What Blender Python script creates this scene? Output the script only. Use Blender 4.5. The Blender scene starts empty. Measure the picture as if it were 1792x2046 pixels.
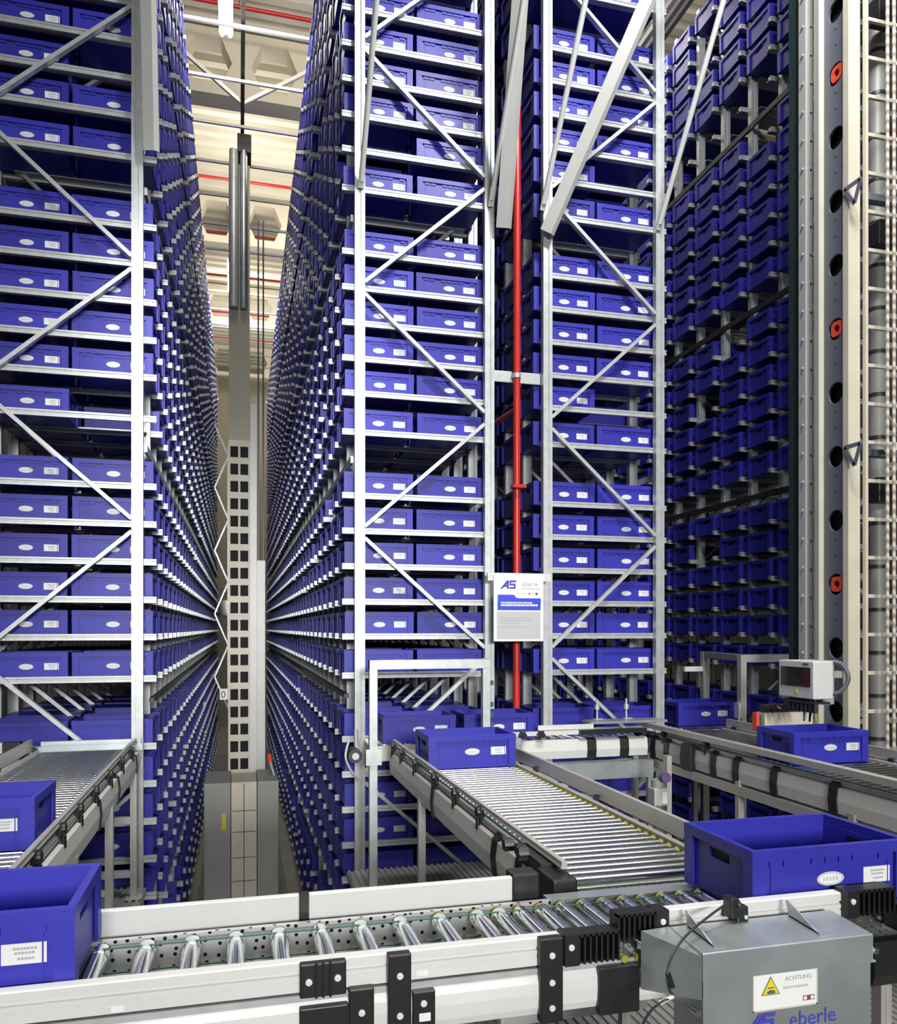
import bpy, bmesh, math, random
from mathutils import Vector, Matrix
random.seed(7)
sc = bpy.context.scene
COL = sc.collection
H = 3.9                                   # camera height above the hall floor (metres)
FPX, CX, HY = 1597.0, 896.0, 1255.0       # focal length, centre and horizon, in 1792x2046 pixels
TH = math.radians(14.67)
S_, C_ = math.sin(TH), math.cos(TH)

def at_y(px, py, Y):
    t = (px-CX)/FPX; d = Y/(C_-t*S_); return Vector((d*(S_+t*C_), Y, (HY-py)/FPX*d + H))
def at_x(px, py, X):
    t = (px-CX)/FPX; d = X/(S_+t*C_); return Vector((X, d*(C_-t*S_), (HY-py)/FPX*d + H))

# ------------------------------------------------------------------ materials
def mat(name, col, rough=.5, metal=0., noise=0., scale=8., vary=0., emit=None, spec=.5, bump=0., stretch=None):
    m = bpy.data.materials.new(name); m.use_nodes = True
    nt = m.node_tree; b = nt.nodes['Principled BSDF']
    b.inputs['Base Color'].default_value = (*col, 1); b.inputs['Roughness'].default_value = rough
    b.inputs['Metallic'].default_value = metal; b.inputs['Specular IOR Level'].default_value = spec
    if emit:
        b.inputs['Emission Color'].default_value = (*emit[0], 1); b.inputs['Emission Strength'].default_value = emit[1]
    src = None
    if noise or vary or bump:
        rgb = nt.nodes.new('ShaderNodeHueSaturation'); rgb.inputs['Color'].default_value = (*col, 1)
        val = nt.nodes.new('ShaderNodeMath'); val.operation = 'ADD'; val.inputs[0].default_value = 1; val.inputs[1].default_value = 0
        if noise or bump:
            tc = nt.nodes.new('ShaderNodeTexCoord'); nz = nt.nodes.new('ShaderNodeTexNoise')
            nz.inputs['Scale'].default_value = scale; nz.inputs['Detail'].default_value = 4
            if stretch:
                mp = nt.nodes.new('ShaderNodeMapping'); mp.inputs['Scale'].default_value = stretch
                nt.links.new(tc.outputs['Object'], mp.inputs['Vector']); nt.links.new(mp.outputs['Vector'], nz.inputs['Vector'])
            else:
                nt.links.new(tc.outputs['Object'], nz.inputs['Vector'])
            mr = nt.nodes.new('ShaderNodeMapRange'); mr.inputs['From Min'].default_value = .3; mr.inputs['From Max'].default_value = .7
            mr.inputs['To Min'].default_value = 1-noise; mr.inputs['To Max'].default_value = 1+noise
            nt.links.new(nz.outputs['Fac'], mr.inputs['Value']); nt.links.new(mr.outputs['Result'], val.inputs[0])
            if bump:
                bp = nt.nodes.new('ShaderNodeBump'); bp.inputs['Strength'].default_value = bump; bp.inputs['Distance'].default_value = .004
                nt.links.new(nz.outputs['Fac'], bp.inputs['Height']); nt.links.new(bp.outputs['Normal'], b.inputs['Normal'])
        if vary:
            oi = nt.nodes.new('ShaderNodeObjectInfo'); m2 = nt.nodes.new('ShaderNodeMapRange')
            m2.inputs['To Min'].default_value = -vary; m2.inputs['To Max'].default_value = vary
            nt.links.new(oi.outputs['Random'], m2.inputs['Value']); nt.links.new(m2.outputs['Result'], val.inputs[1])
        nt.links.new(val.outputs[0], rgb.inputs['Value']); nt.links.new(rgb.outputs['Color'], b.inputs['Base Color'])
    return m

M = {
 'blue':  mat('blue plastic', (.030,.030,.345), .42, noise=.10, scale=3, vary=.16, spec=.4),
 'slot':  mat('dark slot', (.004,.004,.006), .8),  # near-black: puts the shade of openings into the colour; also clamp fins
 'galv':  mat('galvanised steel', (.54,.56,.555), .40, .45, noise=.10, scale=14),
 'galvd': mat('galvanised sheet', (.50,.55,.56), .36, .75, noise=.16, scale=5, bump=.05),
 'zinc':  mat('zinc roller', (.80,.83,.82), .16, 1.0, noise=.05, scale=20),
 'alu':   mat('anodised aluminium', (.52,.51,.47), .42, .45, noise=.05, scale=9),
 'white': mat('white lacquered profile', (.66,.66,.63), .40, .0, noise=.03, scale=5),
 'beige': mat('beige lacquer', (.62,.58,.46), .5, .0, noise=.06, scale=4),
 'cream': mat('cream concrete', (.78,.72,.58), .8, .0, noise=.05, scale=2),
 'sheet': mat('cream roof sheet', (.76,.72,.60), .55, .0, noise=.05, scale=1.5),
 'black': mat('black plastic', (.010,.010,.011), .42),
 'dark':  mat('dark steel', (.05,.05,.055), .45, .5),
 'mast':  mat('grey beige lacquer', (.34,.32,.25), .5, .1, noise=.06, scale=3, stretch=(6,6,.2)),
 'grey':  mat('grey lacquer', (.30,.30,.28), .5, .1, noise=.06, scale=3),
 'web':   mat('blue grey lacquer', (.15,.165,.205), .5, .1, noise=.05, scale=3),
 'post':  mat('light grey lacquer', (.46,.46,.44), .45, .2, noise=.04, scale=4),
 'strut': mat('grey painted angle', (.40,.40,.38), .5, .0, noise=.04, scale=3),
 'green': mat('dark green lacquer', (.004,.022,.021), .5, noise=.08, scale=4),
 'red':   mat('red lacquer', (.52,.022,.014), .35, noise=.05, scale=4),
 'orange':mat('orange red rubber', (.85,.075,.035), .5),
 'yellow':mat('yellow plastic', (.75,.62,.02), .5),
 'olive': mat('yellow drive cap', (.34,.29,.03), .5),
 'sticker':mat('paper sticker', (.80,.80,.78), .5),
 'ink':   mat('ink', (.10,.10,.11), .6),
 'pale':  mat('pale ink', (.42,.42,.44), .6),
 'badge': mat('badge print', (.56,.56,.60), .4),
 'logo':  mat('logo blue', (.055,.06,.42), .45),
 'band':  mat('sign blue', (.035,.065,.62), .4),
 'panelgrey': mat('sign grey', (.50,.50,.50), .5),
 'teal':  mat('belt green', (.02,.10,.075), .5),
 'screw': mat('bright screw head', (.75,.75,.74), .35, .2),
 'glass': mat('dark glass', (.02,.022,.025), .08),
 'floor': mat('screed floor', (.50,.48,.43), .6, noise=.10, scale=1.2),
 'wall':  mat('wall paint', (.52,.48,.38), .8, noise=.06, scale=.8),
 'walld': mat('wall cladding', (.16,.16,.16), .7, noise=.06, scale=.8),
 'deck':  mat('ribbed deck steel', (.40,.40,.38), .40, .6, noise=.12, scale=6),
 'tube':  mat('lamp tube', (1,1,1), .5, emit=((1.0,.95,.84), 38.)),
 'purple':mat('purple plastic', (.10,.06,.16), .4),
}
def dot_plate():
    m = mat('perforated plate', (.62,.63,.62), .35, .6)
    nt = m.node_tree; b = nt.nodes['Principled BSDF']
    tc = nt.nodes.new('ShaderNodeTexCoord'); vo = nt.nodes.new('ShaderNodeTexVoronoi'); vo.inputs['Scale'].default_value = 30; vo.inputs['Randomness'].default_value = .55
    sx = nt.nodes.new('ShaderNodeSeparateXYZ'); cx = nt.nodes.new('ShaderNodeCombineXYZ'); ad = nt.nodes.new('ShaderNodeMath')
    nt.links.new(tc.outputs['Object'], sx.inputs[0]); nt.links.new(sx.outputs[0], cx.inputs[0]); nt.links.new(sx.outputs[1], ad.inputs[0]); nt.links.new(sx.outputs[2], ad.inputs[1]); nt.links.new(ad.outputs[0], cx.inputs[1])
    vo.voronoi_dimensions = '2D'; nt.links.new(cx.outputs[0], vo.inputs['Vector'])
    cr = nt.nodes.new('ShaderNodeMath'); cr.operation = 'LESS_THAN'; cr.inputs[1].default_value = .17
    nt.links.new(vo.outputs['Distance'], cr.inputs[0])
    mx = nt.nodes.new('ShaderNodeMix'); mx.data_type = 'RGBA'; mx.inputs[6].default_value = (.62,.63,.62,1); mx.inputs[7].default_value = (.01,.01,.01,1)
    nt.links.new(cr.outputs[0], mx.inputs[0]); nt.links.new(mx.outputs[2], b.inputs['Base Color'])
    return m
M['plate'] = dot_plate()
def rope_mat():
    m = mat('twisted rope', (.62,.58,.48), .7)
    nt = m.node_tree; b = nt.nodes['Principled BSDF']
    tc = nt.nodes.new('ShaderNodeTexCoord'); w = nt.nodes.new('ShaderNodeTexWave'); w.inputs['Scale'].default_value = 9; w.bands_direction = 'DIAGONAL'
    nt.links.new(tc.outputs['Object'], w.inputs['Vector'])
    mx = nt.nodes.new('ShaderNodeMix'); mx.data_type = 'RGBA'; mx.inputs[6].default_value = (.30,.24,.20,1); mx.inputs[7].default_value = (.70,.66,.56,1)
    nt.links.new(w.outputs['Fac'], mx.inputs[0]); nt.links.new(mx.outputs[2], b.inputs['Base Color'])
    return m
M['rope'] = rope_mat()

# ------------------------------------------------------------------ mesh builder
class MB:
    def __init__(s): s.v = []; s.f = []; s.mi = []; s.sm = []
    def _add(s, vs, fs, m=0, smooth=False):
        o = len(s.v); s.v += [tuple(p) for p in vs]
        for f in fs: s.f.append(tuple(i+o for i in f)); s.mi.append(m); s.sm.append(smooth)
    def box(s, x0, x1, y0, y1, z0, z1, m=0):
        if x0 > x1: x0, x1 = x1, x0
        if y0 > y1: y0, y1 = y1, y0
        if z0 > z1: z0, z1 = z1, z0
        s._add([(x0,y0,z0),(x1,y0,z0),(x1,y1,z0),(x0,y1,z0),(x0,y0,z1),(x1,y0,z1),(x1,y1,z1),(x0,y1,z1)],
               [(3,2,1,0),(4,5,6,7),(0,1,5,4),(1,2,6,5),(2,3,7,6),(3,0,4,7)], m); return s
    def prism(s, poly, axis, a, b, m=0):
        n = len(poly)
        def P(q, t): return {'x': (t,q[0],q[1]), 'y': (q[0],t,q[1]), 'z': (q[0],q[1],t)}[axis]
        s._add([P(q,a) for q in poly]+[P(q,b) for q in poly],
               [tuple(range(n))[::-1], tuple(range(n,2*n))]+[(i,(i+1)%n,n+(i+1)%n,n+i) for i in range(n)], m); return s
    def tube(s, p0, p1, r, n=10, m=0, r1=None, caps=True):
        p0 = Vector(p0); p1 = Vector(p1); d = (p1-p0).normalized(); r1 = r if r1 is None else r1
        u = d.orthogonal().normalized(); w = d.cross(u)
        cs = [(math.cos(2*math.pi*i/n), math.sin(2*math.pi*i/n)) for i in range(n)]
        A = [p0+(u*c+w*q)*r for c, q in cs]; B = [p1+(u*c+w*q)*r1 for c, q in cs]
        s._add(A+B, [(i,(i+1)%n,n+(i+1)%n,n+i) for i in range(n)], m, True)
        if caps: s._add(A, [tuple(range(n))[::-1]], m); s._add(B, [tuple(range(n))], m)
        return s
    def path(s, pts, r, n=8, m=0):
        pts = [Vector(p) for p in pts]
        for i in range(len(pts)-1): s.tube(pts[i], pts[i+1], r, n, m, caps=(i in (0, len(pts)-2)))
        return s
    def bar(s, p0, p1, w, h, up=(0,0,1), m=0):
        p0 = Vector(p0); p1 = Vector(p1); d = (p1-p0).normalized(); side = d.cross(Vector(up)).normalized(); u = side.cross(d).normalized()
        a = side*(w/2); b = u*(h/2)
        s._add([p0-a-b,p0+a-b,p0+a+b,p0-a+b,p1-a-b,p1+a-b,p1+a+b,p1-a+b],
               [(3,2,1,0),(4,5,6,7),(0,1,5,4),(1,2,6,5),(2,3,7,6),(3,0,4,7)], m); return s
    def mesh(s, name, mats, fix=True):
        me = bpy.data.meshes.new(name); me.from_pydata(s.v, [], s.f)
        for k in mats: me.materials.append(M[k])
        me.polygons.foreach_set('material_index', s.mi); me.polygons.foreach_set('use_smooth', s.sm)
        if fix:
            bm = bmesh.new(); bm.from_mesh(me); bmesh.ops.recalc_face_normals(bm, faces=bm.faces); bm.to_mesh(me); bm.free()
        me.update(); return me
    def build(s, name, mats, parent=None, loc=None, bevel=0, fix=True):
        if isinstance(mats, str): mats = [mats]
        o = bpy.data.objects.new(name, s.mesh(name, mats, fix)); COL.objects.link(o)
        if parent is not None:
            o.parent = parent; o.location = Vector(loc) if loc is not None else -parent.location
        elif loc is not None: o.location = loc
        if bevel:
            bv = o.modifiers.new('edge', 'BEVEL'); bv.width = bevel; bv.segments = 2; bv.limit_method = 'ANGLE'
        return o
def link(name, me, parent=None, loc=(0,0,0), rot=None):
    o = bpy.data.objects.new(name, me); COL.objects.link(o)
    if parent is not None: o.parent = parent
    o.location = loc
    if rot is not None: o.rotation_euler = rot
    return o
def tag(o, label, cat, group=None, kind=None):
    o['label'] = label
    if cat: o['category'] = cat
    if group: o['group'] = group
    if kind: o['kind'] = kind
    return o
def thing(name, loc, label, cat, group=None):
    o = bpy.data.objects.new(name, None); COL.objects.link(o); o.location = loc
    return tag(o, label, cat, group)
def structure(mb, name, mats, label):
    o = mb.build(name, mats); o['kind'] = 'structure'; o['label'] = label; return o
def text_mesh(mb, txt, size, origin, right, up, normal, m, depth=.001, shear=0., bold=0., align='LEFT'):
    cu = bpy.data.curves.new('lettering', 'FONT'); cu.body = txt; cu.size = size; cu.shear = shear; cu.offset = bold; cu.align_x = align; cu.resolution_u = 3
    ob = bpy.data.objects.new('lettering', cu); COL.objects.link(ob)
    bpy.context.view_layer.update()
    me = ob.evaluated_get(bpy.context.evaluated_depsgraph_get()).to_mesh()
    R, U, N = Vector(right).normalized(), Vector(up).normalized(), Vector(normal).normalized(); O = Vector(origin)
    mb._add([O+R*v.co.x+U*v.co.y+N*depth for v in me.vertices], [tuple(p.vertices) for p in me.polygons], m)
    ob.evaluated_get(bpy.context.evaluated_depsgraph_get()).to_mesh_clear()
    bpy.data.objects.remove(ob); bpy.data.curves.remove(cu)
ORD = ['first','second','third','fourth','fifth','sixth','seventh','eighth','ninth','tenth','eleventh','twelfth','thirteenth','fourteenth',
       'fifteenth','sixteenth','seventeenth','eighteenth','nineteenth','twentieth','twenty-first','twenty-second','twenty-third','twenty-fourth']

# ------------------------------------------------------------------ rack layout
Y0, P, NF = 6.75, .52, 39
OFF = [0,.33,.625,.925,1.225,1.525]
LEVELS = [round(-.40+2.0625*g+o, 3) for g in range(-2,4) for o in OFF]
LEVELS = [z for z in LEVELS if -3.7 <= z <= 7.4]
L1 = LEVELS.index(-.4)                      # first shelf above the conveyors
TOP = 7.66
RACKS = [   # name, post nearest its crane aisle, inner post, aisle bin span, inner bin span, label
 dict(k=1, a=-.775, b=-1.915, bins=[(-1.267,-.667),(-1.895,-1.295)], label='galvanised bin rack on the far side of the crane aisle from the white sign', short='rack across the crane aisle'),
 dict(k=2, a=.982, b=2.124, bins=[(.865,1.465),(1.495,2.095)], label='galvanised bin rack between the crane aisle and the red pipe', short='rack before the red pipe'),
 dict(k=3, a=3.785, b=2.67, bins=[(3.20,3.80),(2.575,3.175)], label='galvanised bin rack just beyond the red pipe and white sign', short='rack beyond the red pipe'),
 dict(k=4, a=5.54, b=6.68, bins=[(5.43,6.03),(6.06,6.66)], label='galvanised bin rack standing behind the grey crane mast', short='rack behind the grey mast'),
]
# shared rack meshes (origin: at the frame, z 0 = shelf level)
def post_mesh():
    mb = MB(); w, d = .043, .062
    prof = [(-w,0),(-w,-d),(-.012,-d),(-.012,-d+.012),(.012,-d+.012),(.012,-d),(w,-d),(w,0)]
    mb.prism(prof, 'z', 0, H+TOP); mb.box(-.06,.06,-.075,.01,0,.012); return mb.mesh('upright_post', ['galv'])
def rail_mesh(x0, x1, front):
    mb = MB()
    mb.prism([(-.002,-.026),(.016,-.026),(.016,-.012),(.075,-.012),(.075,-.006),(.04,-.006),(.04,.024),(-.002,.024),(-.002,.010),(.004,.006),(.004,-.004),(-.002,-.008)], 'x', x0, x1)
    if front: mb.box(min(x0,x1)+.18, max(x0,x1)-.12, -.10, -.002, -.012, -.006)
    return mb.mesh('shelf_rail', ['galv'])
def brace_mesh(xa, xb, dz):
    mb = MB(); p0 = Vector((xa,-.036,0)); p1 = Vector((xb,-.036,dz))
    mb.bar(p0, p1, .03, .046, up=(0,1,0)); 
    return mb.mesh('diagonal_brace', ['galv'])
POST = post_mesh()
frame_y = [Y0+P*k for k in range(NF)]
for R in RACKS:
    a, b = R['a'], R['b']; mid = (a+b)/2; sgn = 1 if b > a else -1
    root = thing('storage_rack', (mid, Y0, 0), R['label'], 'rack', 'storage racks of the hall'); R['root'] = root
    out = {1:-.638, 2:.840, 3:3.885, 4:5.405}[R['k']]; inn = b + .035*sgn
    if R['k'] == 3: inn = 2.63
    r0, r1 = rail_mesh(out-mid, inn-mid, False), rail_mesh(out-mid, inn-mid, True)
    nfr = NF if R['k'] != 4 else 26
    for k in range(nfr):
        for x in (a, b): link('upright_post', POST, root, (x-mid, P*k, 0))
    far = MB()
    for k in range(nfr):
        for z in LEVELS:
            if (k < 3) if R['k'] != 4 else (k < 6 and -.5 < z):
                link('shelf_rail', r0 if k == 0 else r1, root, (0, P*k, z+H))
            else:
                y = Y0+P*k
                far.box(out, inn, y-.01, y+.05, z+H-.028, z+H+.022)
    ob = far.build('far_shelf_rails', 'galv', root, fix=False); ob['kind'] = 'stuff'; ob['label'] = 'shelf rails deeper inside the rack'
    xa = a-mid+.043*sgn; xb = b-mid-.043*sgn
    up, dn = brace_mesh(xa, xb, .93), brace_mesh(xa, xb, -.93)
    farb = MB()
    for k in range(nfr):
        for q in range(-2, 4):
            zn = .81+2.0625*q
            if -3.8 < zn < 7.4:
                if zn-.98 > -3.85:
                    if k < 8: link('diagonal_brace', dn, root, (0, P*k, zn-.05+H))
                    else: farb.bar((a+.043*sgn, Y0+P*k-.036, zn-.05+H), (b-.043*sgn, Y0+P*k-.036, zn-.98+H), .03, .046, (0,1,0))
                if zn+.98 < 7.6:
                    if k < 8: link('diagonal_brace', up, root, (0, P*k, zn+.05+H))
                    else: farb.bar((a+.043*sgn, Y0+P*k-.036, zn+.05+H), (b-.043*sgn, Y0+P*k-.036, zn+.98+H), .03, .046, (0,1,0))
    ob = farb.build('far_braces', 'galv', root, fix=False); ob['kind'] = 'stuff'; ob['label'] = 'diagonal braces deeper inside the rack'
    # beams along the aisle in the taller gaps, conductor bar
    for z in (1.44, 3.50, 5.56):
        x = a-.05*sgn
        MB().box(x-.012, x+.012, Y0+.06, Y0+P*(nfr-1), z+H-.03, z+H+.03).build('aisle_beam', 'galv' if R['k'] != 4 else 'dark', root)
    if R['k'] in (1, 2):
        x = a-.09*sgn
        MB().box(x-.02, x+.02, Y0+.12, Y0+P*(nfr-1), H-.60, H-.565).build('conductor_rail', 'dark', root)['label'] = 'dark conductor rail along the aisle'

# ------------------------------------------------------------------ bins
def bin_mesh(h=.215):
    mb = MB(); X, Y, T = .30, .20, .012
    mb.box(-X+.02, X-.02, -Y+.02, Y-.02, 0, .012)
    for s in (-1, 1):
        y0, y1 = (s*(Y-.014), s*(Y-.014-.010)); mb.box(-X+.014, X-.014, y0, y1, .004, h-.03)
        mb.box(-X, X, s*Y, s*(Y-.022), h-.036, h)                       # rim along the long side
        xi, xo = s*(X-.026), s*(X-.014)                                 # short side with a hand slot
        mb.box(xi, xo, -Y+.014, Y-.014, .004, h-.082); mb.box(xi, xo, -Y+.014, -.058, h-.082, h-.03); mb.box(xi, xo, .058, Y-.014, h-.082, h-.03); mb.box(xi, xo, -.058, .058, h-.050, h-.03)
        mb.box(s*X, s*(X-.022), -Y+.022, Y-.022, h-.036, h)
        for q in (-1, 1):                                               # corner pillars, L shaped
            a, b, c, d = s*(X-.001), s*(X-.012), s*(X-.052), s*(X-.030); e, f, g, k = q*(Y-.001), q*(Y-.012), q*(Y-.052), q*(Y-.03)
            mb.prism([(a,e),(a,g),(b,g),(b,f),(c,f),(c,e)], 'z', 0, h-.036)
        for i in range(-4, 5):
            if i not in (-2, 3): mb.box(i*.052-.0225, i*.052+.0225, s*(Y-.008), s*(Y-.016), h-.058, h-.036)
        mb.box(-X+.053, X-.053, s*(Y-.006), s*(Y-.016), 0, .022)
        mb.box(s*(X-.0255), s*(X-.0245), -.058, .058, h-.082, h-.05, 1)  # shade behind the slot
    mb.box(-X+.075, -X+.079, -Y+.011, -Y+.015, .03, h-.06); mb.box(X-.079, X-.075, -Y+.011, -Y+.015, .03, h-.06)
    return mb.mesh('storage_bin', ['blue','slot'])
BIN = bin_mesh(); BH = .215
def badge_mesh():
    mb = MB(); n = 20
    mb.prism([(.052*math.cos(2*math.pi*i/n), .105+.023*math.sin(2*math.pi*i/n)) for i in range(n)], 'y', -.1885, -.184)
    mb.prism([(.043*math.cos(2*math.pi*i/n), .105+.016*math.sin(2*math.pi*i/n)) for i in range(n)], 'y', -.1893, -.188, 1)
    for i in range(5): mb.box(-.031+.0125*i, -.022+.0125*i, -.1897, -.189, .098, .112, 2)
    return mb.mesh('oval_badge', ['badge','sticker','badge'])
def label_mesh():
    mb = MB(); mb.box(.128, .232, -.1885, -.184, .080, .132)
    for z, x0, x1 in ((.119,.155,.207),(.108,.158,.204),(.094,.165,.198)):
        x = x0
        while x < x1: mb.box(x, x+.0065, -.1891, -.188, z-.003, z+.003, 1); x += .008
    return mb.mesh('label_sticker', ['sticker','pale'])
BADGE, STICK = badge_mesh(), label_mesh()
NBIN = [0]
def place_bin(x, y, z, label, group, front=True, rot=0., slot=True):
    o = link('storage_bin', BIN, None, (x, y, z)); o.rotation_euler = (0, 0, rot)
    tag(o, label, 'storage bin', group); NBIN[0] += 1
    if front:
        link('oval_badge', BADGE, o)['label'] = 'pale oval badge with small print'
        link('label_sticker', STICK, o)['label'] = 'white paper label with printed lines'
    return o
MISSING = {1: {(15,0),(7,0)}, 2: {(14,0)}, 3: {(14,0),(8,0)}}
stuff = MB()
def stuff_bin(cx, cy, z):
    j = random.uniform(-.001,.003); h = BH; x, y = cx, cy+j
    stuff.box(x-.286,x+.286,y-.186,y+.186,z,z+h-.03); stuff.box(x-.30,x+.30,y-.20,y+.20,z+h-.036,z+h)
    for s in (-1,1):
        for q in (-1,1): stuff.box(x+s*.299,x+s*.24,y+q*.199,y+q*.165,z,z+h-.036)
        stuff.box(x+s*.2868,x+s*.285,y-.06,y+.06,z+.146,z+.182,1)  # dark plate painted as the shade inside the hand slot
def level_name(i):
    n = i-L1+1
    return (f'{ORD[n-1]} shelf above the conveyors' if n >= 1 else f'{ORD[-n]} shelf below the conveyors')
for R in RACKS:
    K = R['k']
    for i, z in enumerate(LEVELS):
        n = i-L1+1
        for lane in (0, 1):
            x0, x1 = R['bins'][lane]; cx = (x0+x1)/2
            lane_name = 'aisle-side' if lane == 0 else 'inner'
            zb = z+H-.005
            for k in range(NF-1):
                yb = frame_y[k]+.052+.20
                if K != 4:
                    if k == 0 and n <= 19 and n >= -3:
                        if (n, lane) in MISSING[K]:
                            continue
                        if n == 19 and K != 3: stuff_bin(cx, yb, zb); continue
                        if n <= 0 and ((K == 1 and lane == 1 and n < -1) or K == 3 and lane == 0 and n < -1):
                            stuff_bin(cx, yb, zb); continue
                        place_bin(cx+random.uniform(-.006,.006), yb+random.uniform(-.004,.004), zb,
                                  f'{lane_name} blue bin on {level_name(i)}, {R["short"]}', f'bins on the end of the {R["short"]}', front=not (n == 0 and K in (1,3)))
                    elif k == 1 and lane == 0 and K in (1,2) and -1 <= n <= 16 and (n not in (6,12,18) or True):
                        place_bin(cx, yb, zb, f'blue bin second into aisle, {level_name(i)}, {R["short"]}', f'bins one place into the aisle, {R["short"]}', front=False)
                    else:
                        lim = {1:(38,5), 2:(38,7), 3:(3,14)}[K][lane]
                        if k < lim and random.random() > .035: stuff_bin(cx, yb, zb)
                else:
                    if lane == 1: continue
                    if k < 5 and 1 <= n <= 20:
                        gone = (n == 19 and k in (1,2,3,4)) or (n, k) in ((18,1),(12,2),(10,3),(5,3))
                        if gone: continue
                        place_bin(cx, yb, zb, f'blue bin, {ORD[k]} column, {level_name(i)}, {R["short"]}', 'bins on the aisle face behind the grey mast', front=False)
                    elif k < 25 and random.random() > .05: stuff_bin(cx, yb, zb)
so = stuff.build('storage_bins', ['blue','slot'], fix=False)
tag(so, 'dense rows of small blue bins deep along the rack aisles', 'storage bins', kind='stuff')

# ------------------------------------------------------------------ hall
xs0, xs1 = -7.0, 13.0
structure(MB().box(xs0, xs1, -6, 33, -.12, 0), 'floor', ['floor'], 'pale screed hall floor')
structure(MB().box(xs0, xs1, 33, 33.2, 0, H+11), 'wall_back', ['wall'], 'beige end wall of the hall')
structure(MB().box(xs0-.2, xs0, -6, 33.2, 0, H+11), 'wall_left', ['walld'], 'grey side wall')
structure(MB().box(xs1, xs1+.2, -6, 33.2, 0, H+11), 'wall_right', ['walld'], 'grey side wall')
ce = MB(); prof = []
y = 5.0
while y < 33:
    prof += [(y, H+10.5),(y+.12, H+10.5),(y+.16, H+10.36),(y+.32, H+10.36)]; y += .36
prof = prof + [(y, H+10.5), (y, H+10.7), (5.0, H+10.7)]
ce.prism(prof, 'x', xs0, xs1)
structure(ce, 'ceiling', ['sheet'], 'cream trapezoidal roof sheet')
def roof_beam(Yc, word):
    mb = MB(); z0, z1 = H+9.17, H+10.30; y0, y1 = Yc-.2, Yc+.2
    zl, zh, zm = z0+.17, z1-.15, (z0+z1)/2
    mb.box(xs0, xs1, y0, y1, z0, zl); mb.box(xs0, xs1, y0, y1, zh, z1)
    p, hw, ht = 1.12, .40, .22
    xh = -.52-p*6
    while xh < xs1:
        a, b = xh, xh+p
        mb.prism([(a+ht,zh),(b-ht,zh),(b-hw,zm),(a+hw,zm)], 'y', y0, y1); mb.prism([(a+hw,zm),(b-hw,zm),(b-ht,zl),(a+ht,zl)], 'y', y0, y1)
        xh += p
    o = mb.build('roof_beam', 'cream'); tag(o, f'cream roof beam with hexagonal openings, {word} from the camera', 'roof beam', 'roof beams with hexagonal openings'); o['kind'] = 'structure'
for k, Yc in enumerate((9.3, 14.48, 19.95, 25.1, 30.4)): roof_beam(Yc, ORD[k])
for k, Yc in enumerate((13.1, 18.2, 20.7, 23.2, 25.9, 28.2)):
    mb = MB().tube((xs0,Yc,H+9.85),(xs1,Yc,H+9.85),.032)
    for x in range(-6, 13, 2): mb.tube((x,Yc,H+9.85),(x,Yc,H+10.35),.008,6)
    tag(mb.build('sprinkler_pipe','red'), f'thin red sprinkler pipe under the roof sheet, {ORD[k]} from the camera', 'pipe', 'red sprinkler pipes under the roof')
def lamp(x, Yc, z, label):
    o = thing('ceiling_light', (x, Yc, z+H), label, 'lamp', 'fluorescent lamps under the roof')
    MB().box(x-.09,x+.09,Yc-.78,Yc+.78,z+H+.05,z+H+.12).build('lamp_housing','white',o)
    for s in (-1,1): MB().tube((x+s*.05,Yc-.75,z+H+.02),(x+s*.05,Yc+.75,z+H+.02),.028,8).build('lamp_tube','tube',o)
    for s in (-.6,.6): MB().tube((x,Yc+s,z+H+.12),(x,Yc+s,H+10.4),.006,5).build('suspension_wire','galv',o)
for k, Yc in enumerate((10.4, 18.9, 27.8)):
    lamp(-.17, Yc, 7.95, f'glowing tube lamp above the crane aisle, {ORD[k]} from the camera')
    lamp(4.64, Yc, 8.4, f'tube lamp above the aisle behind the grey mast, {ORD[k]} from the camera')
    lamp(2.40, Yc+3, 8.9, f'tube lamp above the red pipe gap, {ORD[k]} from the camera')
# crane top rail and ties between the rack tops
g = thing('crane_top_rail', (.05, Y0, H+7.8), 'thin dark guide rail running overhead along the crane aisle', 'rail')
MB().box(.02,.075,6.3,27,H+7.76,H+7.86).build('rail_bar','dark',g)
for q in (0,):
    yv = 12.25
    for s, xe in ((-1,-.80),(1,1.0)): MB().bar((.05,yv,H+7.78),(xe,yv,H+8.42),.05,.05,(0,1,0)).build('v_brace','white',g)
for k in range(15):
    yk = 10.55+1.05*k
    m = 'white' if k in (1,2) or k > 10 else 'galv'
    tag(MB().box(-.80,1.00,yk-.018,yk+.018,H+TOP,H+TOP+.04).build('rack_tie', m), f'{ORD[k]} tie bar between the rack tops over the crane aisle', 'tie bar', 'tie bars over the crane aisle')
# long purlins seen above the aisle behind the mast
for k, x in enumerate((5.30, 5.46, 5.62)):
    tag(MB().box(x-.03,x+.03,6.2,24,H+7.9+.08*k,H+7.98+.08*k).build('overhead_rail','dark'), f'grey overhead rail above the aisle behind the grey mast, {ORD[k]} from the crane mast side', 'rail', 'overhead rails of the second aisle')

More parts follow.
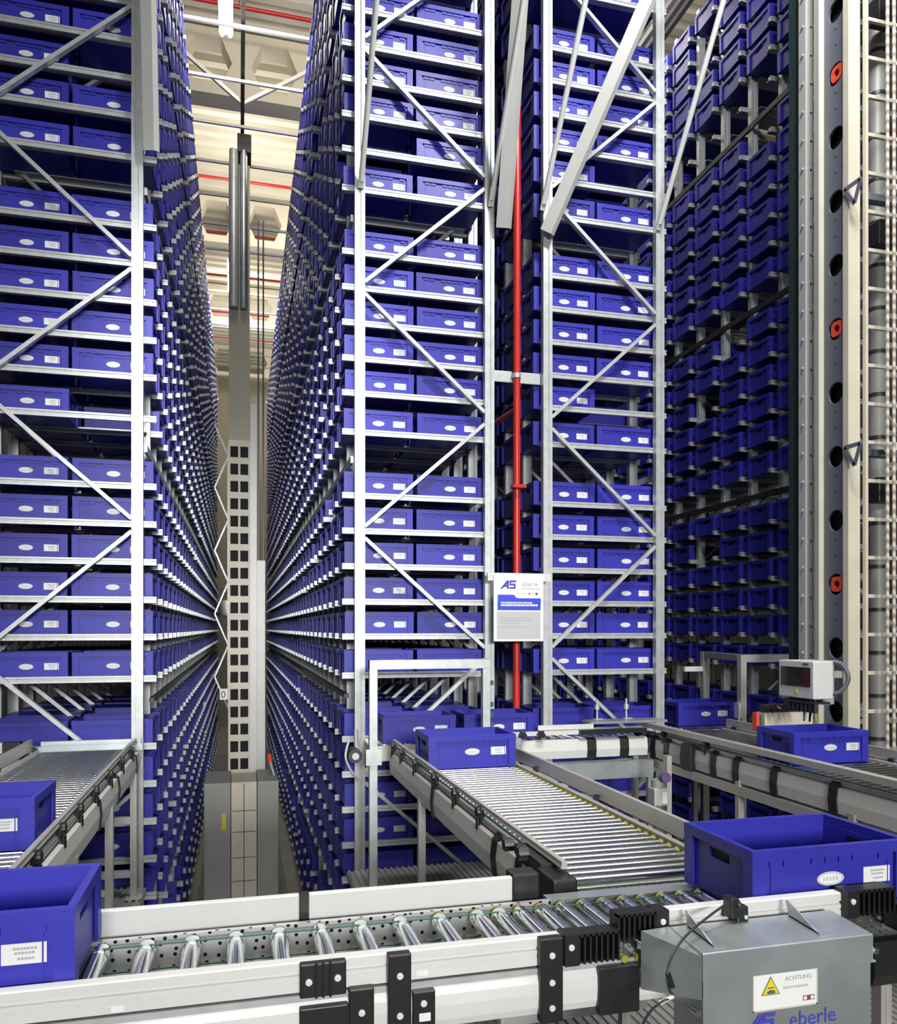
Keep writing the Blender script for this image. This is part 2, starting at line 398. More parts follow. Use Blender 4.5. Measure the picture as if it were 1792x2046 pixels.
# ------------------------------------------------------------------ struts from the rack ends
def strut(p, q, label, kind):
    mb = MB(); d = (q-p).normalized(); e = q+d*1.2
    if kind == 'tube':
        mb.tube(p, e, .024, 10); mb.bar(p-d*.05, p+d*.10, .05, .02)
        o = mb.build('tube_strut', 'white')
    else:
        mb.bar(p, e, .10, .008, up=(1,.3,0)); mb.bar(p+Vector((.05,0,0)), e+Vector((.05,0,0)), .045, .008, up=(0,1,.2))
        o = mb.build('angle_strut', 'strut')
    tag(o, label, 'strut', 'bracing struts at the rack ends')
YS = Y0-.10
def pl(px, py, X): return at_x(px, py, X)
strut(at_y(722,362,YS), pl(752,0,1.0), 'bright tube strut rising from the crane-aisle post of the rack before the red pipe', 'tube')
strut(at_y(982,400,YS), pl(1046,0,2.14), 'bright tube strut crossing the top of the red pipe', 'tube')
strut(at_y(1086,408,YS), pl(1170,0,2.69), 'bright tube strut on the post just beyond the red pipe', 'tube')
strut(at_y(1318,448,YS), pl(1446,0,3.86), 'bright tube strut leaning over the aisle in front of stacked blue bins', 'tube')
def angle_strut(p, q, w0, label):
    # a folded L angle: two thin leaves along one line
    mb = MB(); d = (q-p).normalized(); e = q+d*.8; view = Vector((S_,C_,0)); side = d.cross(view).normalized(); back = side.cross(d).normalized()
    def leaf(a, b, n):
        o = n*.006; mb._add([a[0],a[1],b[1],b[0]]+[x+o for x in (a[0],a[1],b[1],b[0])], [(0,1,2,3),(7,6,5,4),(0,4,5,1),(1,5,6,2),(2,6,7,3),(3,7,4,0)])
    leaf((p-side*w0, p+side*w0), (e-side*w0, e+side*w0), back)
    sgn_ = -1 if (side.x < 0) else 1
    fold = side*(sgn_*.030)+back*.030
    leaf((p+side*(sgn_*w0), p+side*(sgn_*w0)+fold), (e+side*(sgn_*w0), e+side*(sgn_*w0)+fold), back)
    tag(mb.build('angle_strut', 'strut'), label, 'strut', 'bracing struts at the rack ends')
angle_strut(at_y(297,300,YS-.05), at_y(291,0,YS-.12), .042, 'grey angle strut along the top of the post across the crane aisle')
angle_strut(at_y(1003,455,YS-.05), pl(1036,-10,2.15), .052, 'broad grey angle strut beside the red pipe, near vertical')
angle_strut(at_y(1090,462,YS-.05), at_y(1290,0,6.05), .050, 'broad grey angle strut slanting away from the red pipe')
# cross plate, red pipe, sign
pA, pB = at_y(972,722,Y0-.08), at_y(1088,748,Y0-.08)
o = MB().box(2.168,2.626,Y0+.006,Y0+.03,H+2.19,H+2.29).build('cross_plate','galv',bevel=.004); tag(o,'short galvanised plate joining two rack posts behind the red pipe','plate')
px_ = at_y(1032,700,Y0-.03).x
pipe = thing('red_pipe', (px_, Y0-.03, 0), 'tall red sprinkler riser pipe between two racks', 'pipe')
mb = MB(); mb.tube((px_-.006,Y0-.03,.3),(px_+.01,Y0-.03,H+7.6),.033,14); mb.build('riser','red',pipe)
for z in (2.24, 1.25): MB().tube((px_,Y0-.03,H+z-.02),(px_,Y0-.03,H+z+.02),.041,14).build('pipe_clamp','red' if z < 2 else 'galv',pipe)
MB().box(px_-.06,px_+.06,Y0-.035,Y0-.12,H+1.235,H+1.265).build('clamp_ear','red',pipe)
MB().tube((px_,Y0-.01,H+1.95),(2.26,Y0+2.2,H+1.95),.024,10).build('branch_pipe','red',pipe)

ys = Y0-.22
c0, c1 = at_y(986,1147,ys), at_y(1085,1281,ys); x0, x1, z1, z0 = c0.x, c1.x, c0.z, c1.z; w = x1-x0; h = z1-z0
sg = thing('information_sign', ((x0+x1)/2, ys, z0), 'white information board hanging in front of the red pipe', 'sign')
MB().box(x0,x1,ys-.006,ys+.006,z0,z1).build('board','sticker',sg)
MB().box(x0-.05,x1+.075,ys+.007,ys+.03,z1-.055,z1+.012).build('hanging_bar','white',sg)
mb = MB(); f = ys-.0075; X = lambda u: x0+w*u; Z = lambda v: z1-h*v
mb.prism([(X(.07),Z(.535)),(X(.94),Z(.535)),(X(.95),Z(.355)),(X(.46),Z(.355)),(X(.40),Z(.305)),(X(.08),Z(.305))],'y',f,ys-.005); mb.build('blue_band','band',sg)
MB().box(X(.06),X(.94),f,ys-.005,Z(.965),Z(.555)).build('grey_panel','panelgrey',sg)
def as_logo(mb, o, r, u, n, hgt, m):
    o, r, u, n = Vector(o), Vector(r), Vector(u), Vector(n)
    def poly(pts, d=.0):
        P_ = [o+r*(a*hgt)+u*(b*hgt)+n*(.0015+d) for a, b in pts]; Q = [p-n*.001 for p in P_]; k = len(pts)
        mb._add(P_+Q, [tuple(range(k)), tuple(range(k,2*k))[::-1]]+[(i,(i+1)%k,k+(i+1)%k,k+i) for i in range(k)], m)
    poly([(0,0),(.28,0),(1.05,.8),(1.05,1),(.85,1)]); poly([(.80,0),(1.08,0),(1.08,.85),(.80,.60)]); poly([(.42,.22),(.80,.22),(.80,.40),(.58,.40)])
    poly([(1.14,1),(2.05,1),(1.95,.78),(1.36,.78),(1.36,.66),(1.14,.66)]); poly([(1.14,.62),(1.92,.62),(1.92,.40),(1.14,.40)]); poly([(1.70,.40),(1.92,.40),(1.92,.0),(1.14,0),(1.14,.2),(1.70,.2)])
mb = MB(); as_logo(mb,(X(.13),ys-.006,Z(.215)),(1,0,0),(0,0,1),(0,-1,0),h*.125,0); mb.build('logo','logo',sg)
mb = MB(); text_mesh(mb,'eberle',h*.10,(X(.56),ys-.0066,Z(.175)),(1,0,0),(0,0,1),(0,-1,0),0); mb.build('name_lettering','pale',sg)
mb = MB()
for v, u1 in ((.225,.93),):
    u = .56
    while u < u1: mb.box(X(u),X(u+.022),f,ys-.005,Z(v),Z(v-.022)); u += .042
for v, u1 in ((.66,.74),(.695,.72),(.735,.52),(.79,.62)):
    u = .13
    while u < u1: q = random.choice((.02,.035,.05)); mb.box(X(u),X(u+q),f-.001,ys-.005,Z(v),Z(v-.018)); u += q+.012
mb.build('small_print','pale',sg)
mb = MB()
for v, u1, hh in ((.435,.78,.022),(.475,.86,.03)):
    u = .14
    while u < u1: q = random.choice((.02,.03,.04)); mb.box(X(u),X(u+q),f-.001,ys-.005,Z(v),Z(v-hh)); u += q+.010
mb.build('white_print','sticker',sg)
mb = MB()
for i, (u, m_) in enumerate(((.47,1),(.57,0),(.63,1),(.70,2),(.77,1))): mb.box(X(u),X(u+.03),f,ys-.005,Z(.30),Z(.275),m_)
mb.prism([(X(.86)+.012*math.cos(t*.628),Z(.288)+.012*math.sin(t*.628)) for t in range(10)],'y',f,ys-.005,3)
mb.build('colour_marks',['yellow','badge','red','ink'],sg)

# ------------------------------------------------------------------ platform decks
def deck(x0, x1, y0, y1, name, label):
    mb = MB(); z = H-2.02; mb.box(x0,x1,y0,y1,z-.05,z)
    x = x0+.01
    while x < x1-.03: mb.box(x,x+.022,y0,y1,z,z+.012); x += .05
    for xx in (x0+.05, x1-.15):
        for yy in (y0+.1, y1-.2): mb.box(xx,xx+.1,yy,yy+.1,0,z-.05)
    o = structure(mb, name, ['deck'], label)
deck(.86, 3.7, 2.2, 6.62, 'platform_floor', 'ribbed steel platform deck beneath the roller conveyor')
deck(-2.6, -.70, 2.2, 6.62, 'platform_floor', 'ribbed steel platform deck across the crane aisle')
DZ = H-2.02+.012

# ------------------------------------------------------------------ roller conveyors
ZB = H-.92
def roller_mesh(L, yellow=True, r=.025, collar=True):
    mb = MB(); mb.tube((0,-L/2+.02,0),(0,L/2-.02,0),r,14)
    for s in (-1,1):
        mb.tube((0,s*(L/2-.02),0),(0,s*(L/2-.004),0),r*.93,12,1 if yellow and s > 0 else 0)
        mb.tube((0,s*(L/2-.07),0),(0,s*(L/2-.062),0),r*1.06,12,2)
    mb.tube((0,-L/2-.004,0),(0,L/2+.004,0),.006,6)
    return mb.mesh('roller', ['zinc','olive','zinc'])
def star(mb, c, axis, r, t0, t1):
    pts = []
    for i in range(12):
        q = r*(1.0 if i % 2 == 0 else .72); an = i*math.pi/6
        pts.append((c[0]+q*math.cos(an), c[1]+q*math.sin(an)))
    mb.prism(pts, axis, t0, t1)
def leg(parent, x, y, zt, zb, name='support_leg', w=.045, m='alu'):
    mb = MB(); mb.box(x-w/2,x+w/2,y-w/2,y+w/2,zb,zt); mb.box(x-.005,x+.005,y-w/2-.002,y-w/2,zb,zt); o = mb.build(name,m,parent)
    MB().box(x-.055,x+.055,y-.055,y+.055,zb,zb+.012).build('foot_plate','galv',o,loc=-parent.location*0)
    return o

# conveyor along Y: X range of bed, side details
def y_conveyor(label, xa, xb, ya, yb, pitch, legs, yellow_right=True, left='knob', right='guide', straps=(), knobs=(), belt=True, caps=False, sw_=.035):
    c = thing('roller_conveyor', ((xa+xb)/2,(ya+yb)/2,DZ-.012), label, 'conveyor', 'roller conveyors')
    L = xb-xa-.02; RM = roller_mesh(L, caps); rot = (0,0,-math.pi/2) if yellow_right else (0,0,math.pi/2)
    y = ya+.05; n = 0
    while y < yb-.03:
        link('roller', RM, c, Vector(((xa+xb)/2,y,ZB-.025))-c.location, rot); y += pitch; n += 1
    MB().box(xa,xb,ya,yb,ZB-.16,ZB-.15).build('base_plate','plate',c)
    for s, x, kind in ((-1,xa,left),(1,xb,right)):
        mb = MB(); mb.box(x,x+s*.022,ya,yb,ZB-.14,ZB+.005); mb.box(x+s*.022,x+s*.030,ya,yb,ZB-.02,ZB+.005)
        mb.build('side_frame','alu',c)
        xo = x+s*.030
        mb = MB(); mb.prism([(xo,ZB-.19),(xo+s*.022,ZB-.185),(xo+s*.030,ZB-.11),(xo+s*.022,ZB-.035),(xo,ZB-.03)],'y',ya,yb); mb.build('side_panel','white',c)
        if kind == 'guide':
            mb = MB(); mb.box(x+s*.05,x+s*.075,ya,yb,ZB+.004,ZB+.088); mb.box(x+s*.044,x+s*.05,ya,yb,ZB+.012,ZB+.020); mb.build('guide_rail','alu',c)
            for q in range(int((yb-ya)/.9)+1):
                MB().box(x+s*.03,x+s*.05,ya+.3+q*.9,ya+.34+q*.9,ZB-.03,ZB+.03).build('guide_bracket','black',c)
        else:
            mb = MB(); mb.box(x+s*.012,x+s*.034,ya,yb,ZB+.045,ZB+.072); mb.box(x+s*.034,x+s*.038,ya,yb,ZB+.048,ZB+.054); mb.build('guide_rail','alu',c)
            for yk in knobs:
                mb = MB(); mb.box(x+s*.02,x+s*.044,yk-.016,yk+.016,ZB-.01,ZB+.060); star(mb,(yk,ZB+.032),'x',.030,x+s*.042,x+s*.060); mb.tube((x+s*.05,yk,ZB+.0),(x+s*.05,yk,ZB-.05),.012,8)
                mb.build('guide_clamp','black',c,bevel=.003)
            for yk in straps:
                mb = MB(); mb.prism([(xo,ZB-.20),(xo+s*.030,ZB-.195),(xo+s*.039,ZB-.11),(xo+s*.030,ZB-.03),(xo,ZB+.0)],'y',yk-sw_,yk+sw_); mb.build('panel_strap','black',c)
            mb = MB(); mb.prism([(x+s*.004,ZB-.003),(x+s*.008,ZB+.012),(x-s*.004,ZB+.012),(x-s*.008,ZB-.003)],'y',ya,yb); mb.build('drive_belt','teal',c)
    for (lx, ly) in legs: leg(c, lx, ly, ZB-.16, DZ)
    return c
CB = y_conveyor('roller conveyor running past the rack before the red pipe, carrying one bin', 1.165, 1.80, 2.70, 6.00, .066,
    [(1.13,5.0),(1.13,3.35),(1.84,5.6),(1.84,3.6)], knobs=(5.93,5.6,5.15,4.62,4.15,3.70), straps=(4.60,3.42,3.10), caps=True, sw_=.028)
mb = MB(); mb.box(1.07,1.165,2.63,2.80,ZB-.13,ZB+.03); mb.build('end_block','black',CB,bevel=.01)
mb = MB(); mb.box(1.09,1.17,2.80,3.10,ZB+.0,ZB+.04); star(mb,(2.95,ZB+.04),'x',.03,1.05,1.09); star(mb,(3.12,ZB+.03),'x',.028,1.05,1.09); mb.build('belt_tensioner','dark',CB)
for (ya_, xa_, xb_) in ((5.0,1.13,1.84),(3.35,1.13,1.84)): MB().box(xa_+.02,xb_-.02,ya_-.02,ya_+.02,H-1.75,H-1.71).build('cross_bar','galv',CB)
MB().box(1.11,1.15,3.4,5.0,H-1.72,H-1.68).build('cross_bar','galv',CB)
CC = y_conveyor('roller conveyor across the crane aisle from the sign, carrying one bin', -1.44, -.80, 2.62, 6.55, .066,
    [(-.76,5.2),(-.76,4.1),(-1.48,4.6),(-.76,6.35)], yellow_right=False, left='guide', right='knob', knobs=(6.2,5.7,5.2,4.7,4.25,3.85,3.4), straps=(6.35,5.45,4.75), sw_=.016)
MB().box(-1.2,-.78,6.33,6.37,H-1.45,H-1.40).build('cross_bar','galv',CC); MB().box(-1.46,-.78,6.33,6.37,H-1.85,H-1.80).build('cross_bar','galv',CC); MB().box(-1.44,-.78,5.18,5.22,H-1.62,H-1.58).build('cross_bar','galv',CC)
mb = MB(); mb.box(-1.45,-.72,6.55,6.60,ZB-.02,ZB+.03); mb.box(-1.45,-.74,6.62,6.66,ZB-.10,ZB+.06); mb.build('end_stop','galvd',CC)
CD = y_conveyor('wide roller conveyor in front of the grey crane mast with black strapped white side', 3.50, 4.27, 2.4, 6.45, .075,
    [(3.46,6.3),(3.46,5.0),(3.46,3.9),(4.31,5.4),(4.31,3.4)], straps=(6.32,6.20,5.98,5.72,5.30,5.02,4.60,4.05), knobs=(6.05,5.42), right='guide')
MB().box(3.43,3.50,2.4,6.45,ZB-.27,ZB-.205).build('support_beam','alu',CD)
MB().box(3.41,3.47,2.4,6.45,ZB+.06,ZB+.10).build('guide_rail','alu',CD)
mb = MB(); mb.box(3.40,3.45,5.55,5.68,ZB-.20,ZB+.01); mb.build('motor_cover','black',CD,bevel=.006)
mb = MB(); mb.box(3.93,4.75,6.47,7.22,ZB-.10,ZB-.06); mb.build('transfer_bed','galvd',CD)
for i in range(9): MB().tube((3.95,6.51+.08*i,ZB-.03),(4.72,6.51+.08*i,ZB-.03),.028,10).build('roller','zinc',CD)
leg(CD, 4.40, 7.1, ZB-.1, 0)
# cross conveyor E at the rack front (along X)
CE = thing('roller_conveyor', (2.3,6.45,DZ-.012), 'short cross conveyor with white panel at the foot of the racks', 'conveyor', 'roller conveyors')
xe0, xe1 = .98, 3.38
mb = MB(); mb.box(xe0,xe1,6.23,6.25,ZB-.13,ZB-.01); mb.box(xe0,xe1,6.672,6.68,ZB-.13,ZB-.01); mb.build('side_frame','alu',CE)
RE = roller_mesh(.42); x = xe0+.06
while x < xe1-.04: link('roller', RE, CE, Vector((x,6.46,ZB-.025))-CE.location); x += .09
mb = MB(); mb.prism([(6.22,ZB-.17),(6.19,ZB-.165),(6.18,ZB-.10),(6.19,ZB-.02),(6.22,ZB-.01)],'x',1.95,3.38); mb.build('side_panel','white',CE)
for xs in (2.18,2.86,3.16): MB().prism([(6.22,ZB-.18),(6.18,ZB-.175),(6.17,ZB-.10),(6.18,ZB-.015),(6.22,ZB)],'x',xs-.04,xs+.04).build('panel_strap','black',CE)
MB().box(2.02,3.40,6.12,6.20,ZB-.34,ZB-.20).build('cable_duct','galvd',CE)
mb = MB(); mb.box(1.99,2.75,6.20,6.22,ZB+.03,ZB+.065); mb.box(2.40,2.9,6.23,6.245,ZB+.07,ZB+.11); mb.build('guide_rail','white',CE)
for xs in (1.80,2.02,2.24,2.40):
    mb = MB(); star(mb,(xs,ZB+.045),'y',.034,6.14,6.18); mb.build('guide_clamp','black',CE)
mb = MB(); mb.box(2.75,3.36,6.16,6.20,ZB+.03,ZB+.07); mb.build('corner_guide','black',CE)
MB().box(2.88,3.6,6.24,6.42,ZB+.105,ZB+.125).build('cover_plate','galvd',CE)
mb = MB(); mb.box(2.02,2.16,5.95,6.16,ZB-.14,ZB+.05); mb.tube((2.09,5.94,ZB-.02),(2.09,5.90,ZB-.02),.04,12); mb.build('drive_head','galvd',CE,bevel=.008)
for xs in (3.02,3.30):
    mb = MB(); mb.tube((xs,6.42,ZB+.10),(xs,6.42,ZB+.30),.010,8); mb.tube((xs,6.42,ZB+.21),(xs,6.42,ZB+.25),.024,8); mb.box(xs-.03,xs+.05,6.39,6.45,ZB+.10,ZB+.13); mb.build('sensor_post','galv',CE)
leg(CE, 3.30, 6.26, ZB-.18, DZ); leg(CE, 2.1, 6.25, ZB-.30, DZ)
# cross conveyor behind C
CF = thing('roller_conveyor', (-2.2,6.5,DZ-.012), 'white cross conveyor behind the roller line across the aisle', 'conveyor', 'roller conveyors')
mb = MB(); mb.box(-3.6,-1.56,6.5,6.55,ZB-.0,ZB+.075); mb.build('guide_rail','white',CF); MB().box(-1.68,-1.56,6.49,6.56,ZB,ZB+.08).build('end_cap','black',CF)
mb = MB(); mb.box(-3.6,-1.52,6.3,6.33,ZB-.14,ZB-.02); mb.build('side_frame','alu',CF)
for i in range(22): MB().tube((-3.5+.09*i,6.33,ZB-.03),(-3.5+.09*i,6.66,ZB-.03),.025,10).build('roller','zinc',CF)
leg(CF,-2.4,6.4,ZB-.14,DZ)

# ---- conveyor A in the foreground (along X)
YF = 2.145; ZA = ZB
CA = thing('roller_conveyor', (.5,2.35,DZ-.012), 'roller conveyor crossing the front with white profiles and big black clamps', 'conveyor', 'roller conveyors')
ax0, ax1 = -1.7, 2.75
RA, RA2 = roller_mesh(.355, False, .0275), roller_mesh(.355, True, .0275)
x = -1.66
while x < 2.7:
    link('roller', RA if x < .5 else RA2, CA, Vector((x,2.345,ZA-.0275))-CA.location); x += .127 if x < .70 else .075
mb = MB(); mb.box(ax0,ax1,2.15,2.56,ZA-.10,ZA-.095); mb.build('base_plate','plate',CA)
mb = MB(); mb.box(ax0,1.02,2.53,2.55,ZA-.16,ZA-.002); mb.build('rear_frame','plate',CA)
for i in range(24):
    pass
# teal round belts over the rollers
MB().path([(ax0,2.475,ZA-.004),(2.0,2.475,ZA-.004)],.003,6).build('drive_belt','teal',CA)
MB().path([(ax0,2.425,ZA-.055),(1.0,2.425,ZA-.055)],.003,6).build('drive_belt','teal',CA)
# front upper profile (interrupted at the ribbed blocks)
def profile_seg(xa, xb, z):
    mb = MB(); y = YF
    mb.prism([(y+.035,z),(y+.004,z),(y,z-.003),(y,z-.026),(y+.007,z-.029),(y+.007,z-.034),(y,z-.037),(y,z-.050),(y+.003,z-.052),(y+.003,z-.055),(y,z-.057),(y,z-.080),(y+.035,z-.080)],'x',xa,xb)
    mb.build('front_profile','white',CA)
XA = lambda px, py=1900: at_y(px,py,YF).x
ZP = lambda px, py: at_y(px,py,YF).z
xb1, xb2, xb3 = XA(1120), XA(1330), XA(1680)
profile_seg(ax0, xb1, ZA+.036); profile_seg(xb2, xb3, ZA+.078)
mb = MB(); mb.box(ax0,xb2+.01,YF+.006,YF+.02,ZA-.060,ZA-.04); mb.build('cable_channel','dark',CA)
MB().box(ax0,xb2+.01,YF-.004,YF+.03,ZA-.068,ZA-.051).build('lower_flange','galv',CA)
def lower_panel(xa, xb):
    mb = MB(); y = YF
    mb.prism([(y+.02,ZA-.066),(y-.002,ZA-.068),(y-.012,ZA-.09),(y-.014,ZA-.12),(y-.010,ZA-.16),(y+.0,ZA-.182),(y+.02,ZA-.182)],'x',xa,xb)
    mb.build('lower_panel','white',CA)
lower_panel(ax0, XA(690)); lower_panel(XA(690), XA(1192)); lower_panel(XA(1192), XA(1334))
def screw(mb, x, z, y, m=1, r=.009):
    mb.tube((x,y,z),(x,y-.004,z),r,12,m); mb.tube((x,y-.004,z),(x,y-.006,z),r*.62,8,m)
def clamp(name, pxa, pxb, za, zb, screws=(), y0=.0, t=.022, sticker=None):
    xa, xb = XA(pxa), XA(pxb); yf = YF-y0-t
    mb = MB(); mb.box(xa,xb,yf,YF+.004,za,zb); o = mb.build(name,'black',CA,bevel=.004)
    if screws:
        for q, (u, v) in enumerate(screws):
            sm = MB(); screw(sm, xa+(xb-xa)*u, zb-(zb-za)*v, yf, 0); sm.build('screw','screw',o,loc=(0,0,0))
            bpy.context.view_layer.objects
    if sticker:
        u0,u1,v0,v1 = sticker
        MB().box(xa+(xb-xa)*u0,xa+(xb-xa)*u1,yf-.001,yf,zb-(zb-za)*v1,zb-(zb-za)*v0).build('number_sticker','sticker',o,loc=(0,0,0))
    return o
zt = ZA+.036
o = clamp('double_clamp',598,690, ZA-.053, zt+.001, ((.19,.52),(.81,.48)))
mb = MB(); xm0, xm1 = XA(630), XA(658)
for i in range(3): mb.box(xm0+(xm1-xm0)*i/2-.003,xm0+(xm1-xm0)*i/2+.003,YF-.03,YF-.02,ZA-.052,ZA+.040)
mb.build('clamp_fin','slot',CA)
clamp('motor_cover',597,694, ZA-.21, ZA-.077, y0=.004, t=.022)
clamp('panel_clamp',695,745, ZA-.21, ZA-.042, ((.5,.38),), y0=.002, sticker=(.38,.76,.62,.74))
clamp('tall_strap',772,818, ZA-.21, zt+.004, ((.5,.23),(.5,.66)), y0=.006)
clamp('panel_clamp',821,866, ZA-.20, ZA-.068, ((.48,.25),), y0=.002, sticker=(.28,.78,.45,.62))
clamp('tall_strap',1073,1118, ZA-.200, zt+.004, ((.5,.20),(.5,.52),(.5,.82)), y0=.006)
clamp('motor_cover',1190,1270, ZA-.20, ZA-.061, y0=.004)
MB().box(XA(832),XA(855),YF-.001,YF,ZA-.036,ZA-.022).build('number_sticker','sticker',CA)
MB().box(XA(222),XA(247),YF-.001,YF,ZA-.040,ZA-.026).build('number_sticker','sticker',CA)
def ribbed(pxa, pxb, za, zb, y, screw_side):
    xa, xb = XA(pxa), XA(pxb); L = xb-xa
    mb = MB(); blk = .042
    if screw_side < 0: mb.box(xa,xa+blk,y-.03,y+.03,za,zb); r0, r1 = xa+blk, xb
    else: mb.box(xb-blk,xb,y-.03,y+.03,za,zb); r0, r1 = xa, xb-blk
    mb.box(r0,r1,y-.0,y+.03,za+.004,zb-.002); n = 7
    for i in range(n+1):
        x = r0+(r1-r0-.005)*i/n; mb.box(x,x+.006,y-.026,y,za,zb-.004)
    mb.box(r0,r1,y-.026,y,zb-.010,zb)
    o = mb.build('ribbed_guide','black',CA)
    sm = MB(); screw(sm, (xa+blk*.45) if screw_side < 0 else (xb-blk*.5), (za+zb)/2+.01, y-.03, 0); sm.build('screw','screw',o,loc=(0,0,0))
ribbed(1121,1230, ZA-.045, ZA+.044, YF, -1)
ribbed(1230,1330, ZA-.0, ZA+.085, YF+.01, 1)
ribbed(1680,1776, ZA+.005, ZA+.090, YF, -1)
ribbed(1776,1880, ZA-.05, ZA+.035, YF-.01, -1)
for i in range(3):
    x = XA(1245)+.045*i; MB().tube((x,YF+.0,ZA-.05),(x,YF+.20,ZA-.05),.022,12).build('roller','zinc',CA); MB().tube((x,YF-.012,ZA-.05),(x,YF,ZA-.05),.011,12).build('roller_cap','olive',CA)
mb = MB(); mb.prism([(YF+.02,ZA-.085),(YF-.01,ZA-.09),(YF-.012,ZA-.2),(YF,ZA-.235),(YF+.02,ZA-.235)],'x',XA(1742),ax1); mb.build('lower_panel','black',CA)
# rear guard of A
gy = 2.60; gz0, gz1 = H-.94, H-.855
xg0, xj0, xj1, xg1, xc = at_y(44,1850,gy).x, at_y(598,1800,gy).x, at_y(617,1800,gy).x, at_y(1024,1770,gy).x, at_y(1078,1765,gy).x
for a_, b_ in ((xg0,xj0),(xj1,xg1)):
    MB().box(a_,b_,gy,gy+.025,gz0,gz1).build('rear_guard','white',CA,bevel=.004)
MB().box(xj0,xj1,gy-.003,gy+.028,gz0-.008,gz1+.002).build('guard_joint','black',CA)
MB().box(xg1,xc,gy-.004,gy+.08,gz0-.012,gz1+.008).build('guard_cap','black',CA,bevel=.008)
mb = MB(); mb.box(xg0,xc,gy-.03,gy+.02,gz0-.035,gz0-.012); mb.build('guard_rail','dark',CA)
# right hand rear guard of A, beyond conveyor B
xr0 = 1.90
MB().box(xr0,ax1,gy,gy+.025,gz0,gz1).build('rear_guard','white',CA,bevel=.004); xq = at_y(1765,1690,gy).x; MB().box(xq-.015,xq+.015,gy-.003,gy+.028,gz0-.01,gz1+.002).build('guard_joint','black',CA)
mb = MB(); mb.box(1.02,1.30,2.535,2.60,ZA-.06,ZA-.005); mb.box(1.30,1.86,2.54,2.62,ZA-.03,ZA-.012); mb.build('transfer_plate','galvd',CA)
for x in (-1.2, .55, 2.2):
    leg(CA, x, 2.35, ZA-.12, DZ)
MB().box(.70,.74,2.20,2.24,DZ,ZA-.25).build('support_leg','alu',CA); 

# ---- galvanised guard box with warning sign
yb_ = 1.945; bx0, bx1 = at_y(1405,1905,yb_).x, at_y(1740,1862,yb_).x; zt_ = at_y(1570,1885,yb_).z
GB = thing('guard_box', ((bx0+bx1)/2, 2.0, DZ-.012), 'galvanised sheet guard box with a yellow warning sign in front', 'guard box')
mb = MB(); mb.box(bx0,bx1,yb_,2.10,H-1.55,zt_-.075); mb.build('box_body','galvd',GB,bevel=.003)
mb = MB(); mb.prism([(yb_-.006,zt_-.08),(yb_-.006,zt_),(2.115,zt_+.012),(2.115,zt_-.08)],'x',bx0-.004,bx1+.004); mb.build('lid','galvd',GB,bevel=.003)
mb = MB(); mb._add([(bx0-.10,2.11,zt_+.01),(bx0-.004,yb_,zt_-.01),(bx0-.004,yb_,zt_-.13),(bx0-.10,2.11,zt_-.16),(bx0-.004,2.12,zt_-.16),(bx0-.004,2.12,zt_+.01)],[(0,1,2,3),(0,5,1),(3,2,4),(0,3,4,5),(1,5,4,2)]); mb.build('side_wing','galvd',GB)
for xg, nm in ((bx0+.045,0),(bx1-.16,1)):
    mb = MB(); mb.prism([(yb_+.02,zt_+.004),(2.10,zt_+.012),(2.115,zt_+.055),(2.10,zt_+.055)],'x',xg,xg+.005); mb.prism([(yb_+.02,zt_+.002),(2.10,zt_+.01),(2.10,zt_+.016),(yb_+.02,zt_+.008)],'x',xg,xg+.04); mb.build('gusset','galvd',GB)
for k, (x, z) in enumerate(((bx0-.02,zt_-.16),(bx0-.012,zt_-.24),(bx1+.012,zt_-.05))):
    mb = MB(); mb.tube((x,yb_-.01,z),(x,yb_+.03,z),.009,10); mb.build('rivet','zinc',GB)
MB().box(bx1,bx1+.045,yb_+.03,yb_+.08,zt_-.10,zt_-.095).build('hinge_tab','galv',GB)
def gp(px, py): return at_y(px, py, yb_)
s0, s1 = gp(1503,1950), gp(1632,2005); sx0, sx1 = s0.x, s1.x; sz1 = gp(1568,1931).z; sz0 = gp(1568,2014).z; sw, sh = sx1-sx0, sz1-sz0
o = MB().box(sx0,sx1,yb_-.002,yb_,sz0,sz1).build('warning_sign','sticker',GB)
sp = Vector((0,0,0)); fy = yb_-.0022
def child(mb, nm, mats): return mb.build(nm, mats, o, loc=(0,0,0))
mb = MB(); t_ = .004
for q in ((sx0,sx1,sz0,sz0+t_),(sx0,sx1,sz1-t_,sz1),(sx0,sx0+t_,sz0,sz1),(sx1-t_,sx1,sz0,sz1)): mb.box(q[0],q[1],fy-.0006,fy,q[2],q[3])
child(mb,'sign_border','beige')
def tri(cx, cz, r, y, m, mb):
    mb.prism([(cx+r*math.cos(a),cz+r*math.sin(a)) for a in (math.pi/2, math.pi/2+2*math.pi/3, math.pi/2+4*math.pi/3)],'y',y,y+.0004,m)
mb = MB(); cx_, cz_ = sx0+sw*.27, sz0+sh*.52
tri(cx_,cz_,sh*.30,fy-.0006,1,mb); tri(cx_,cz_,sh*.26,fy-.0010,0,mb)
mb.prism([(cx_-.012,cz_-.014),(cx_+.014,cz_-.014),(cx_+.014,cz_-.006),(cx_-.002,cz_-.003),(cx_-.012,cz_-.008)],'y',fy-.0014,fy-.001,1)
mb.box(cx_-.010,cx_+.012,fy-.0014,fy-.001,cz_+.001,cz_+.004,1)
child(mb,'warning_triangle',['yellow','ink'])
mb = MB(); text_mesh(mb,'ACHTUNG',sh*.155,(sx0+sw*.49,fy,sz0+sh*.66),(1,0,0),(0,0,1),(0,-1,0),0); text_mesh(mb,'QUETSCHGEFAHR',sh*.088,(sx0+sw*.455,fy,sz0+sh*.47),(1,0,0),(0,0,1),(0,-1,0),0); child(mb,'lettering','pale')
